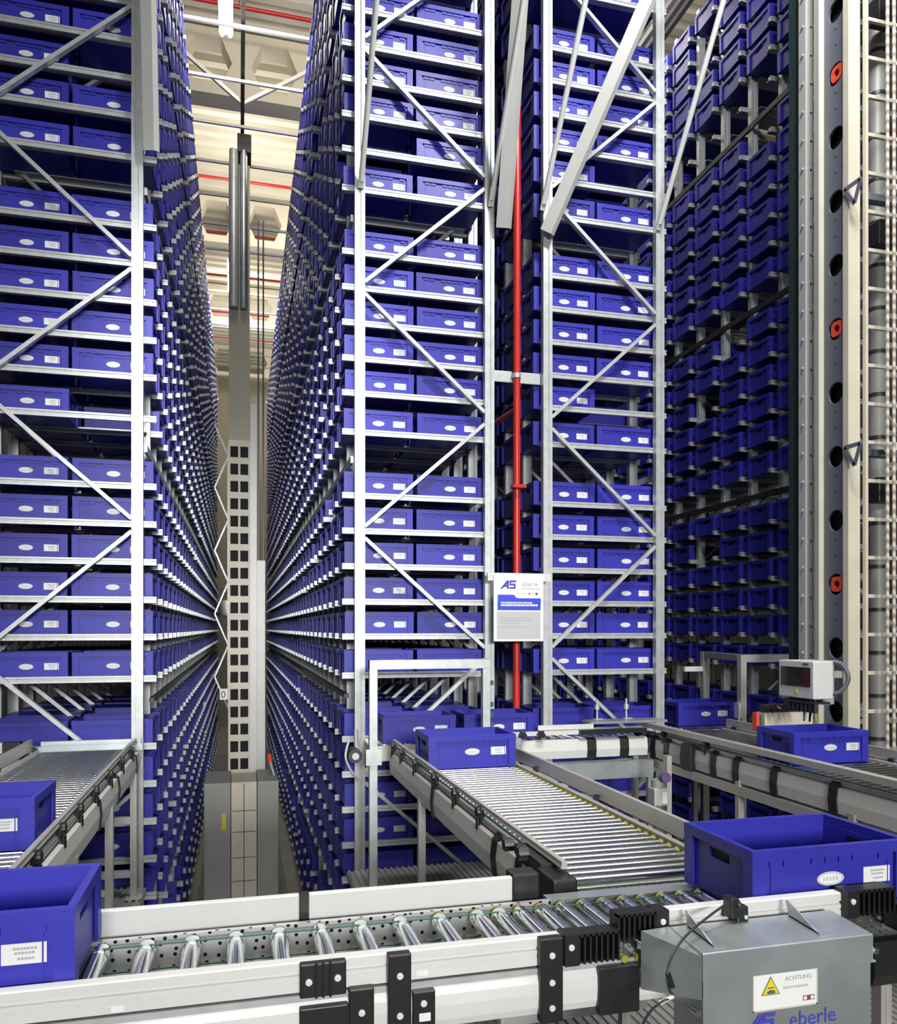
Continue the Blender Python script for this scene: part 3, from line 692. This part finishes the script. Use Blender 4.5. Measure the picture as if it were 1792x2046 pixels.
mb = MB(); mb.box(sx0+sw*.77,sx0+sw*.95,fy-.0006,fy,sz0+sh*.13,sz0+sh*.25,0); mb.box(sx0+sw*.78,sx0+sw*.83,fy-.001,fy,sz0+sh*.15,sz0+sh*.23,2); mb.box(sx0+sw*.835,sx0+sw*.885,fy-.001,fy,sz0+sh*.15,sz0+sh*.23,1); mb.box(sx0+sw*.89,sx0+sw*.94,fy-.001,fy,sz0+sh*.15,sz0+sh*.23,2); child(mb,'maker_mark',['ink','red','sticker'])
lo = gp(1492,2062); lh = gp(1530,2032).z-lo.z
mb = MB(); as_logo(mb,(lo.x,yb_-.001,lo.z),(1,0,0),(0,0,1),(0,-1,0),.045,0); mb.build('logo','logo',GB)
eo = gp(1576,2051); mb = MB(); text_mesh(mb,'eberle',.062,(eo.x,yb_-.0005,eo.z-.002),(1,0,0),(0,0,1),(0,-1,0),0); mb.build('name_lettering','logo',GB)

# ---- light sensor with its cable
ss = at_y(1472,1822,YF-.03)
SE = thing('light_sensor', (ss.x,YF-.03,ss.z), 'black light sensor clipped on the white front rail above the guard box', 'sensor')
mb = MB(); mb.box(ss.x-.012,ss.x+.028,YF-.05,YF-.002,ss.z-.028,ss.z+.022); mb.build('clip','black',SE,bevel=.006)
mb = MB(); mb.box(ss.x-.035,ss.x-.008,YF-.055,YF-.01,ss.z-.012,ss.z+.05); mb.tube((ss.x-.006,YF-.056,ss.z+.02),(ss.x-.006,YF-.03,ss.z+.035),.012,10); mb.build('sensor_head','black',SE,bevel=.004)
sm = MB(); screw(sm, ss.x+.016, ss.z-.01, YF-.05, 0, .006); sm.build('screw','screw',SE)
def curve_pts(pts, n=14):
    out = []; P_ = [pts[0]]+list(pts)+[pts[-1]]
    for i in range(1, len(P_)-2):
        for k in range(n):
            t = k/n; a, b, c, d = P_[i-1], P_[i], P_[i+1], P_[i+2]
            out.append(.5*((2*b)+(c-a)*t+(2*a-5*b+4*c-d)*t*t+(3*b-a-3*c+d)*t**3))
    out.append(P_[-2]); return out
cp = [at_y(p[0],p[1],YF-q) for p, q in (((1448,1808),.05),((1420,1828),.09),((1375,1865),.15),((1345,1905),.20),((1333,1945),.22),((1336,1975),.22),((1345,1992),.22),((1325,2000),.22),((1300,2020),.21),((1282,2050),.20))]
MB().path(curve_pts(cp,8),.0035,8).build('cable','dark',SE)
a_, b_ = at_y(1334,1945,YF-.22), at_y(1343,1972,YF-.22); MB().tube(a_,b_,.008,8).build('plug','black',SE)
a_, b_ = at_y(1345,1990,YF-.22), at_y(1318,2004,YF-.215); MB().tube(a_,b_,.006,8).build('cable_tag','sticker',SE)

# ------------------------------------------------------------------ portal frame at the end of conveyor B
PF = thing('portal_frame', (1.47,6.05,DZ-.012), 'pale steel portal frame standing over the end of the roller conveyor', 'portal frame')
zp = at_y(745,1319,6.05).z; xl, xr = at_y(745,1500,6.05).x, at_y(970,1400,6.05).x
mb = MB(); mb.box(xl-.03,xl+.03,6.02,6.08,DZ,zp); o = mb.build('post','galv',PF); MB().box(xl-.09,xl+.09,5.98,6.12,DZ,DZ+.02).build('foot_plate','galv',PF)
mb = MB(); mb.box(xr-.03,xr+.03,6.02,6.08,ZB-.25,zp); mb.build('post','galv',PF)
MB().box(xl-.03,xr+.03,6.015,6.085,zp-.07,zp).build('cross_beam','galv',PF)
for z in (-.62,-.70,-.78,-.45): MB().box(xr+.03,xr+.055,6.01,6.06,H+z,H+z+.035).build('photo_cell','teal',PF)
mb = MB(); mb.box(xl-.06,xl+.06,6.00,6.02,ZB-.12,ZB-.0); mb.build('mounting_bracket','galv',PF)
# motor unit hanging at the rack post left of the portal
MU = thing('drive_motor', (xl-.11,6.3,ZB-.1), 'small round steel drive motor beside the portal frame post', 'motor')
mb = MB(); mb.tube((xl-.11,6.22,ZB-.08),(xl-.11,6.36,ZB-.08),.055,16); mb.build('motor_housing','dark',MU)
mb = MB(); mb.tube((xl-.11,6.215,ZB-.08),(xl-.11,6.205,ZB-.08),.028,12); mb.tube((xl-.10,6.26,ZB+.0),(xl-.10,6.26,ZB+.12),.018,10); mb.build('motor_shaft','galv',MU)
MB().path(curve_pts([Vector((xl-.16,6.22,ZB+.05)),Vector((xl-.19,6.2,ZB-.08)),Vector((xl-.14,6.2,ZB-.2)),Vector((xl-.08,6.22,ZB-.28))],6),.010,8).build('hose','galv',MU)

# frame over conveyor D
FD = thing('portal_frame', (4.45,6.6,ZB), 'grey aluminium portal frame beside the white control cabinet', 'portal frame')
p2 = at_y(1482,1450,6.42); p1 = at_y(1408,1390,7.30); za_ = at_y(1482,1308,6.42).z
MB().box(p2.x-.03,p2.x+.03,6.39,6.45,0,za_).build('post','alu',FD); MB().box(p1.x-.035,p1.x+.035,7.27,7.33,0,za_).build('post','alu',FD)
MB().bar((p2.x,6.42,za_-.03),(p1.x,7.30,za_-.03),.05,.06).build('cross_beam','alu',FD)
MB().box(p2.x+.03,p2.x+.50,6.39,6.45,za_-.07,za_).build('cross_beam','galv',FD)
MB().box(p1.x-.24,p1.x-.035,7.28,7.32,za_-.20,za_-.15).build('stub_arm','white',FD); 
mb = MB(); mb.box(p2.x-.08,p2.x-.03,6.36,6.42,ZB+.10,ZB+.24); mb.tube((p2.x-.06,6.36,ZB+.22),(p2.x-.085,6.34,ZB+.05),.012,8); mb.build('sensor_bracket','galv',FD)
# control cabinet
CCB = thing('control_cabinet', (3.97,4.95,ZB), 'white control cabinet with a dark window in front of the grey mast', 'control cabinet')
n0, n1 = at_x(1625,1398,3.89), at_x(1556,1320,3.89); zc1 = at_x(1625,1322,3.89).z; zc0 = n0.z
yA, yB = n0.y, n1.y
MB().box(3.89,4.055,yA,yB,zc0,zc1).build('cabinet_body','white',CCB,bevel=.006)
MB().box(3.884,3.89,yA+.03,yB-.03,zc0+.085,zc1-.045).build('window','glass',CCB)
mb = MB(); tri_c = (yA+.18,zc0+.045); mb.prism([(tri_c[0]+.022*math.cos(a),tri_c[1]+.022*math.sin(a)) for a in (math.pi/2,math.pi/2+2.094,math.pi/2+4.189)],'x',3.887,3.8895); mb.build('warning_triangle','yellow',CCB)
MB().box(3.887,3.8895,yA+.05,yA+.11,zc1-.028,zc1-.014).build('name_plate','ink',CCB)
MB().box(4.055,4.15,yA+.10,yB-.02,zc0-.05,zc1-.0).build('rear_housing','post',CCB,bevel=.006)
MB().box(4.15,4.402,5.085,5.13,zc1-.14,zc1-.09).build('support_arm','alu',CCB)
mb = MB()
for i in range(7):
    yy = yA+.03+i*.045; mb.tube((3.93,yy,zc0-.03),(3.93,yy,zc0-.10),.016,8); mb.tube((3.93,yy,zc0),(3.93,yy,zc0-.03),.008,6)
mb.box(3.90,4.03,yA,yB-.02,zc0-.035,zc0-.02); mb.build('cable_glands','dark',CCB)
for i in range(3): MB().path(curve_pts([Vector((3.95,yA+.05+.06*i,zc0-.1)),Vector((3.98,yA+.09+.06*i,zc0-.17)),Vector((4.04,yA+.16+.05*i,zc0-.12)),Vector((4.09,yA+.2+.03*i,zc0-.02))],6),.007,6).build('cable',['yellow','black','pale'][i],CCB)
MB().path(curve_pts([Vector((4.10,yA+.12,zc1-.01)),Vector((4.16,yA+.05,zc1-.02)),Vector((4.20,yA+.02,zc1-.12)),Vector((4.17,yA+.06,zc1-.22)),Vector((4.13,yA+.12,zc1-.24))],6),.016,8).build('hose','web',CCB)
# pneumatic unit
pu = at_y(1314,1588,5.6)
PU = thing('air_service_unit', (pu.x,5.6,pu.z), 'grey compressed air service unit with a dark knob under the conveyors', 'air unit')
mb = MB(); mb.box(pu.x-.055,pu.x+.06,5.55,5.66,pu.z-.08,pu.z+.06); mb.build('regulator_body','post',PU,bevel=.01)
MB().tube((pu.x,5.60,pu.z+.06),(pu.x,5.60,pu.z+.12),.05,14).build('regulator_head','grey',PU)
MB().tube((pu.x+.02,5.56,pu.z+.14),(pu.x+.02,5.50,pu.z+.15),.04,14).build('knob','purple',PU)
MB().tube((pu.x,5.60,pu.z-.08),(pu.x,5.60,pu.z-.26),.045,14,r1=.035).build('filter_bowl','web',PU)
MB().box(pu.x+.07,pu.x+.11,5.58,5.64,DZ,pu.z+.3).build('mounting_post','alu',PU)
MB().box(pu.x+.01,pu.x+.05,5.545,5.55,pu.z-.06,pu.z+.03).build('gauge_plate','white',PU)

# ------------------------------------------------------------------ stacker crane in aisle 1
cy = 12.9
CR = thing('stacker_crane', (.03,cy,0), 'tall stacker crane deep in the aisle with grey base cabinets', 'crane')
Zr = lambda z: z+H
def X1(px, Y=cy): return at_y(px,1255,Y).x
MB().box(X1(457,13.1),X1(499,13.1),13.0,13.35,Zr(-2.4),Zr(7.3)).build('mast_column','mast',CR)
lad = MB(); lad.box(X1(458),X1(498),cy-.005,cy+.01,Zr(-2.3),Zr(2.9),1)  # last box: near-black sheet painted as shade in the openings between rungs
for px in (458,478,498): x = X1(px); lad.box(x-.016,x+.016,cy-.03,cy-.006,Zr(-2.3),Zr(2.9))
z = -2.3
while z < 2.85: lad.box(X1(457),X1(499),cy-.025,cy-.005,Zr(z),Zr(z)+.10); z += .27
lad.build('ladder',['beige','slot'],CR)
MB().box(X1(500),X1(513),cy-.05,cy+.15,Zr(-2.45),Zr(3.5)).build('lift_guide','white',CR)
MB().box(X1(513),X1(529),cy-.15,cy+.15,Zr(-2.45),Zr(1.05)).build('lift_carriage','white',CR)
for px in (516,526): MB().box(X1(px)-.012,X1(px)+.012,cy-.02,cy+.02,Zr(1.05),Zr(6.4)).build('lift_rope','dark',CR)
MB().tube((X1(467),cy+.0,Zr(5.0)),(X1(467),cy+.0,Zr(7.45)),.07,14).build('cable_tube','galv',CR); MB().tube((X1(487),cy+.0,Zr(5.0)),(X1(487),cy+.0,Zr(7.45)),.055,14).build('cable_tube','galvd',CR)
MB().box(X1(474),X1(502),cy-.05,cy+.35,Zr(7.42),Zr(7.70)).build('top_carriage','dark',CR)
yc = 10.5
MB().box(X1(407,yc),X1(461,yc),yc,yc+.9,.25,Zr(-1.96)).build('switch_cabinet','grey',CR,bevel=.01)
MB().box(X1(514,yc),X1(557,yc),yc,yc+.9,.25,Zr(-1.96)).build('switch_cabinet','grey',CR,bevel=.01)
mb = MB(); mb.box(X1(462,yc),X1(513,yc),yc+.1,yc+.8,.25,Zr(-1.98))
mb.build('centre_housing','beige',CR)
mb = MB(); fx0, fx1 = X1(464,yc), X1(511,yc)
for z in (-2.35,-2.62,-2.95,-3.25): mb.box(fx0,fx1,yc+.096,yc+.1,Zr(z),Zr(z)+.008)
mb.box((fx0+fx1)/2-.005,(fx0+fx1)/2+.005,yc+.095,yc+.1,.3,Zr(-2.0)); mb.build('panel_joints','dark',CR)
MB().box(X1(443,yc),X1(451,yc),yc-.004,yc,Zr(-2.55),Zr(-2.35)).build('warning_label','yellow',CR)
MB().box(-.55,.65,10.4,14.0,.10,.25).build('base_beam','grey',CR)
mb = MB()
for sx in (-.3,.3):
    for yy in (10.8,13.6): mb.tube((sx-.03,yy,.11),(sx+.03,yy,.11),.10,14)
mb.build('travel_wheels','dark',CR)
sp0 = at_y(447,1387,cy-.05); MB().box(sp0.x-.06,sp0.x+.06,cy-.06,cy-.05,sp0.z-.085,sp0.z+.085).build('number_plate','sticker',CR)
mb = MB(); text_mesh(mb,'0',.15,(sp0.x-.045,cy-.0605,sp0.z-.055),(1,0,0),(0,0,1),(0,-1,0),0); mb.build('number_lettering','ink',CR)
mb = MB(); xa, xb = X1(429,14.5), X1(456,14.5); z = -1.4; s = 0
while z < 3.2:
    mb.bar((xa if s else xb,14.5,Zr(z)),(xb if s else xa,14.5,Zr(z+.55)),.025,.025,(0,1,0)); s = 1-s; z += .55
mb.bar((xb,14.5,Zr(-1.4)),(xb,14.5,Zr(3.2)),.03,.03,(0,1,0)); mb.build('service_lattice','galv',CR)
st = at_y(543,1522,10.9)
SL = thing('signal_lamp', (st.x,10.9,st.z), 'small orange and green signal lamp on the crane base', 'signal lamp')
MB().tube((st.x-.02,10.9,st.z),(st.x-.035,10.9,st.z+.11),.028,10).build('orange_lens','orange',SL); MB().tube((st.x+.03,10.9,Zr(-1.96)),(st.x-.02,10.9,st.z),.03,10).build('lamp_post','galvd',SL)
MB().tube((st.x+.012,10.9,st.z+.02),(st.x+.0,10.9,st.z+.1),.012,8).build('green_lens','teal',SL)
tag(MB().box(.03,.09,6.2,30,0,.10).build('floor_rail','galvd'),'steel floor rail of the crane along the aisle','rail')
# things at the far end wall
dz = MB(); dz.box(-1.6,-.2,32.88,32.98,0,H+1.6); o = dz.build('roller_door','grey'); tag(o,'grey roller door in the end wall of the aisle','door')
tag(MB().box(-1.2,-.35,32.83,32.87,H+.5,H+1.1).build('dark_window','glass'),'small dark window in the end wall of the aisle','window')

# ------------------------------------------------------------------ stacker crane mast, aisle 2
C2 = thing('stacker_crane', (4.55,5.25,0), 'big grey crane mast with round holes, ladder and red buffers', 'crane')
wx = 4.45; ya_, yb2 = 5.08, 5.335; zbot, ztop = Zr(-1.6), Zr(6.8)
mb = MB(); zc = .339+H-.492*4; zc0_ = zc; n = 28; hr = .082; ym = (ya_+yb2)/2
cells = 0
while zc < ztop:
    z0_, z1_ = zc-.246, zc+.246; A, B = [], []
    for i in range(n):
        an = 2*math.pi*i/n; c, s = math.cos(an), math.sin(an)
        k = min((ya_-yb2)/-2/abs(c) if abs(c) > 1e-6 else 9, .246/abs(s) if abs(s) > 1e-6 else 9)
        A.append((wx,ym+c*k,zc+s*k)); B.append((wx,ym+c*hr,zc+s*hr))
    # corners inserted by snapping the nearest samples
    for cyy, czz in ((ya_,z0_),(ya_,z1_),(yb2,z0_),(yb2,z1_)):
        j = min(range(n), key=lambda i: (A[i][1]-cyy)**2+(A[i][2]-czz)**2); A[j] = (wx,cyy,czz)
    D = [(wx+.02,p[1],p[2]) for p in B]
    mb._add(A+B+D, [(i,(i+1)%n,n+(i+1)%n,n+i) for i in range(n)]+[(n+i,n+(i+1)%n,2*n+(i+1)%n,2*n+i) for i in range(n)])
    zc += .492; cells += 1
zb0 = zc0_-.246
mb.box(wx,wx+.01,ya_,yb2,zbot,zb0); web = mb.build('mast_web','web',C2)
bolts = MB(); zz = zb0+.1
while zz < ztop:
    for yy in (ya_+.05, ym): bolts.tube((wx,yy,zz),(wx-.004,yy,zz),.006,6)
    zz += .123 if int((zz-zb0)/.123) % 2 else .369
bolts.build('bolt_heads','dark',C2)
MB().box(wx-.045,wx+.06,yb2,yb2+.055,zbot,ztop).build('rear_flange','beige',C2); MB().box(wx-.05,wx-.045,yb2-.0,yb2+.03,zbot,ztop).build('flange_lip','post',C2)
MB().box(wx-.045,wx+.06,ya_-.055,ya_,zbot,ztop).build('front_flange','beige',C2)
MB().box(wx+.055,wx+.065,ya_,yb2,zbot,ztop).build('mast_back','slot',C2)  # shade of the mast interior put into its near-black colour
MB().box(wx-.0,wx+.02,5.395,5.44,Zr(-.5),ztop).build('cable_duct','web',C2)
MB().box(wx-.04,wx+.035,5.50,5.58,Zr(-.3),ztop).build('guide_post','post',C2)
mb = MB(); zz = Zr(-.2)
while zz < ztop: mb.tube((wx-.055,5.53,zz),(wx-.04,5.53,zz),.012,8); mb.tube((wx+.01,5.50,zz),(wx+.01,5.49,zz),.012,8); zz += .23
mb.build('guide_bolts','galv',C2)
MB().box(wx-.01,wx+.06,5.68,5.74,Zr(-.35),ztop).build('drive_strip','green',C2)
for q in range(-2, 4):
    zc = H+.339+.492*4*q
    if zbot < zc < ztop:
        mb = MB(); 
        pts = [(.062,.062),(-.062,.062),(-.062,-.062),(.062,-.062)]
        R_ = []
        for i in range(24):
            an = 2*math.pi*i/24; c, s = math.cos(an), math.sin(an); k = .058/max(abs(c)**4+abs(s)**4,1e-6)**.25; R_.append((ym-.01+c*k,zc+s*k))
        n = 24; I_ = [(ym-.01+.028*math.cos(2*math.pi*i/n),zc+.028*math.sin(2*math.pi*i/n)) for i in range(n)]
        vs = [(wx-.002,a,b) for a, b in R_]+[(wx-.002,a,b) for a, b in I_]+[(wx+.02,a,b) for a, b in R_]+[(wx+.02,a,b) for a, b in I_]
        mb._add(vs, [(i,(i+1)%n,n+(i+1)%n,n+i) for i in range(n)]+[(i,(i+1)%n,2*n+(i+1)%n,2*n+i) for i in range(n)]+[(n+i,n+(i+1)%n,3*n+(i+1)%n,3*n+i) for i in range(n)])
        mb.build('rubber_buffer','orange',C2)
# ladder
lx0, lx1, ly = at_y(1729,700,5.0).x, at_y(1729,700,5.0).x+.42, 5.0
for x in (lx0, lx1): MB().box(x-.012,x+.012,ly-.015,ly+.015,zbot,ztop).build('ladder_stile','beige',C2)
rm = MB().box(-.21,.21,-.012,.012,-.013,.013).mesh('ladder_rung',['beige'])
z = at_y(1750,732,ly).z-.288*9
while z < ztop:
    if z > zbot+.1: link('ladder_rung', rm, C2, Vector(((lx0+lx1)/2,ly,z))-C2.location)
    z += .288
for k, px in enumerate((1773,1786)): 
    x = at_y(px,800,4.85).x; MB().tube((x,4.85,zbot),(x,4.85,ztop),.013,10).build('hoist_rope','rope',C2)
cxp = at_y(1752,700,5.6).x
MB().tube((cxp,5.6,zbot),(cxp,5.6,ztop),.07,16).build('cable_column','grey',C2)
mb = MB(); z = zbot+.3
while z < ztop: mb.tube((cxp,5.6,z),(cxp,5.6,z+.03),.075,16); z += .36
o = mb.build('column_bands','dark',C2); o['kind'] = 'stuff'
for py in (25,470,980):
    p = at_y(1765,py,5.35); MB().box(p.x-.09,p.x+.14,5.3,5.42,p.z-.10,p.z+.10).build('roller_block','black',C2,bevel=.01)
for py in (385,905):
    p = at_x(1700,py,wx-.05); mb = MB(); y_, z_ = p.y, p.z
    mb.bar((wx-.055,y_+.06,z_+.05),(wx-.055,y_-.10,z_+.05),.01,.03); mb.bar((wx-.055,y_+.06,z_+.05),(wx-.055,y_-.04,z_-.10),.01,.03); mb.bar((wx-.055,y_-.10,z_+.05),(wx-.055,y_-.04,z_-.10),.01,.03)
    mb.build('rope_bracket','web',C2)
    MB().box(lx0+.02,lx1+.1,5.03,5.10,z_+.0,z_+.05).build('cross_arm','web',C2)
    MB().box(lx0+.14,lx0+.22,4.9,4.97,z_+.02,z_+.06).build('rope_clip','white',C2)
mb = MB(); mb.box(3.96,4.40,5.40,5.50,H-.80,H-.66); mb.build('load_beam','beige',C2)
mb = MB(); random.seed(3)
for i in range(9):
    xx = 3.97+.048*i; mb.tube((xx,5.40,H-.62),(xx+.02,5.40+random.uniform(-.06,.0),H-.62+random.uniform(-.02,.06)),.018,8)
mb.box(3.96,4.40,5.41,5.47,H-.66,H-.60); mb.build('valve_block','dark',C2)
mb = MB(); mb.box(3.90,3.925,5.42,5.47,H-.80,H-.66,0); mb.box(3.925,3.945,5.42,5.47,H-.78,H-.68,1); mb.build('signal_light',['orange','teal'],C2)
MB().box(wx-.3,wx+.6,4.9,6.1,.1,.6).build('base_beam','grey',C2); MB().box(wx-.08,wx+.30,5.0,5.66,.6,zbot).build('mast_foot','web',C2)
MB().box(lx0-.01,lx1+.01,ly-.02,ly+.02,.6,zbot).build('ladder_foot','beige',C2)

# ------------------------------------------------------------------ bins on the conveyors
G = 'bins on the conveyors'
place_bin(1.485, 5.24, ZB+.001, 'blue bin travelling along the roller conveyor past the rack before the red pipe', G)
place_bin(-1.12, 3.84, ZB+.001, 'blue bin on the roller conveyor across the crane aisle', G)
place_bin(-.70, 2.388, ZB+.001, 'blue bin on the front conveyor in front of the aisle-side roller line', G)
place_bin(1.86, 2.388, ZB+.001, 'blue bin on the front conveyor behind the galvanised guard box', G)
place_bin(3.90, 4.80, ZB+.001, 'open blue bin on the wide conveyor under the white control cabinet', G)
place_bin(4.28, 6.90, ZB+.001, 'blue bin waiting on the transfer bed at the mouth of the second aisle', G)
place_bin(1.40, 6.46, ZB+.001, 'blue bin on the cross conveyor framed by the pale portal frame', G)
place_bin(2.07, 6.46, ZB+.001, 'blue bin on the cross conveyor below the red pipe', G)

# ------------------------------------------------------------------ light and camera
w = bpy.data.worlds.new('World'); sc.world = w; w.use_nodes = True
bg = w.node_tree.nodes['Background']; bg.inputs[0].default_value = (.96,.98,1.0,1); bg.inputs[1].default_value = .10
def area(name, loc, target, size, size_y, power, col=(1,1,1)):
    l = bpy.data.lights.new(name, 'AREA'); l.shape = 'RECTANGLE'; l.size = size; l.size_y = size_y; l.energy = power; l.color = col
    o = bpy.data.objects.new(name, l); COL.objects.link(o); o.location = loc
    o.rotation_euler = (Vector(target)-Vector(loc)).to_track_quat('-Z','Y').to_euler(); return o
fl = area('hall_front_light', (.4,-12,H+2.6), (1.2,6.7,H+.0), 4.5, 2.2, 160); fl.data.spread = math.radians(42)
fl = area('aisle_mouth_fill', (.1,2.2,H+4.2), (.1,13,H-.2), .8, .5, 18); fl.data.spread = math.radians(36)  # added fill aimed down the aisle to brighten the crane
area('second_aisle_fill', (3.0,2.4,H+7.2), (5.4,8.2,H+2.2), 1.8, .5, 460)  # added lamp out of view, brightens the bins behind the grey mast
fl = area('hall_light', (.8,2.2,H+6.5), (.8,2.9,H-1), 9, 2.5, 155, (1,.97,.92)); fl.data.spread = math.radians(85)
for k, Yc in enumerate((10.5, 18.5, 26.5)):
    area('aisle_light', (.1,Yc,H+8.2), (.1,Yc,0), .5, 3, 22, (1,.95,.85))
    area('roof_fill_uplight', (.1,Yc-1.5,H+7.9), (.1,Yc+1,H+12), 1.2, 3, 130, (1,.94,.83))  # added uplight, only there to brighten the roof sheet and beams
    area('roof_fill_uplight', (4.6,Yc-2,H+7.9), (4.6,Yc+1,H+12), 1.2, 3, 130, (1,.94,.83))  # same added uplight over the second aisle

cam = bpy.data.cameras.new('camera'); co = bpy.data.objects.new('camera', cam); COL.objects.link(co)
co.location = (0,0,H); co.rotation_euler = (math.pi/2, 0, -TH)
cam.sensor_fit = 'HORIZONTAL'; cam.sensor_width = 36; cam.lens = FPX/1792*36
cam.shift_x = 0; cam.shift_y = (HY-1023)/2046*2046/1792
cam.clip_start = .05; cam.clip_end = 100
sc.camera = co
sc.view_settings.view_transform = 'Standard'; sc.view_settings.look = 'None'; sc.view_settings.gamma = 1; sc.view_settings.exposure = 0.0
sc.view_settings.use_curve_mapping = False
sc.cycles.max_bounces = 7; sc.cycles.diffuse_bounces = 3; sc.cycles.glossy_bounces = 4; sc.cycles.use_denoising = True
sc.cycles.sample_clamp_indirect = 8; sc.cycles.caustics_reflective = False; sc.cycles.caustics_refractive = False
print('BINS', NBIN[0], 'OBJ', len(sc.objects))
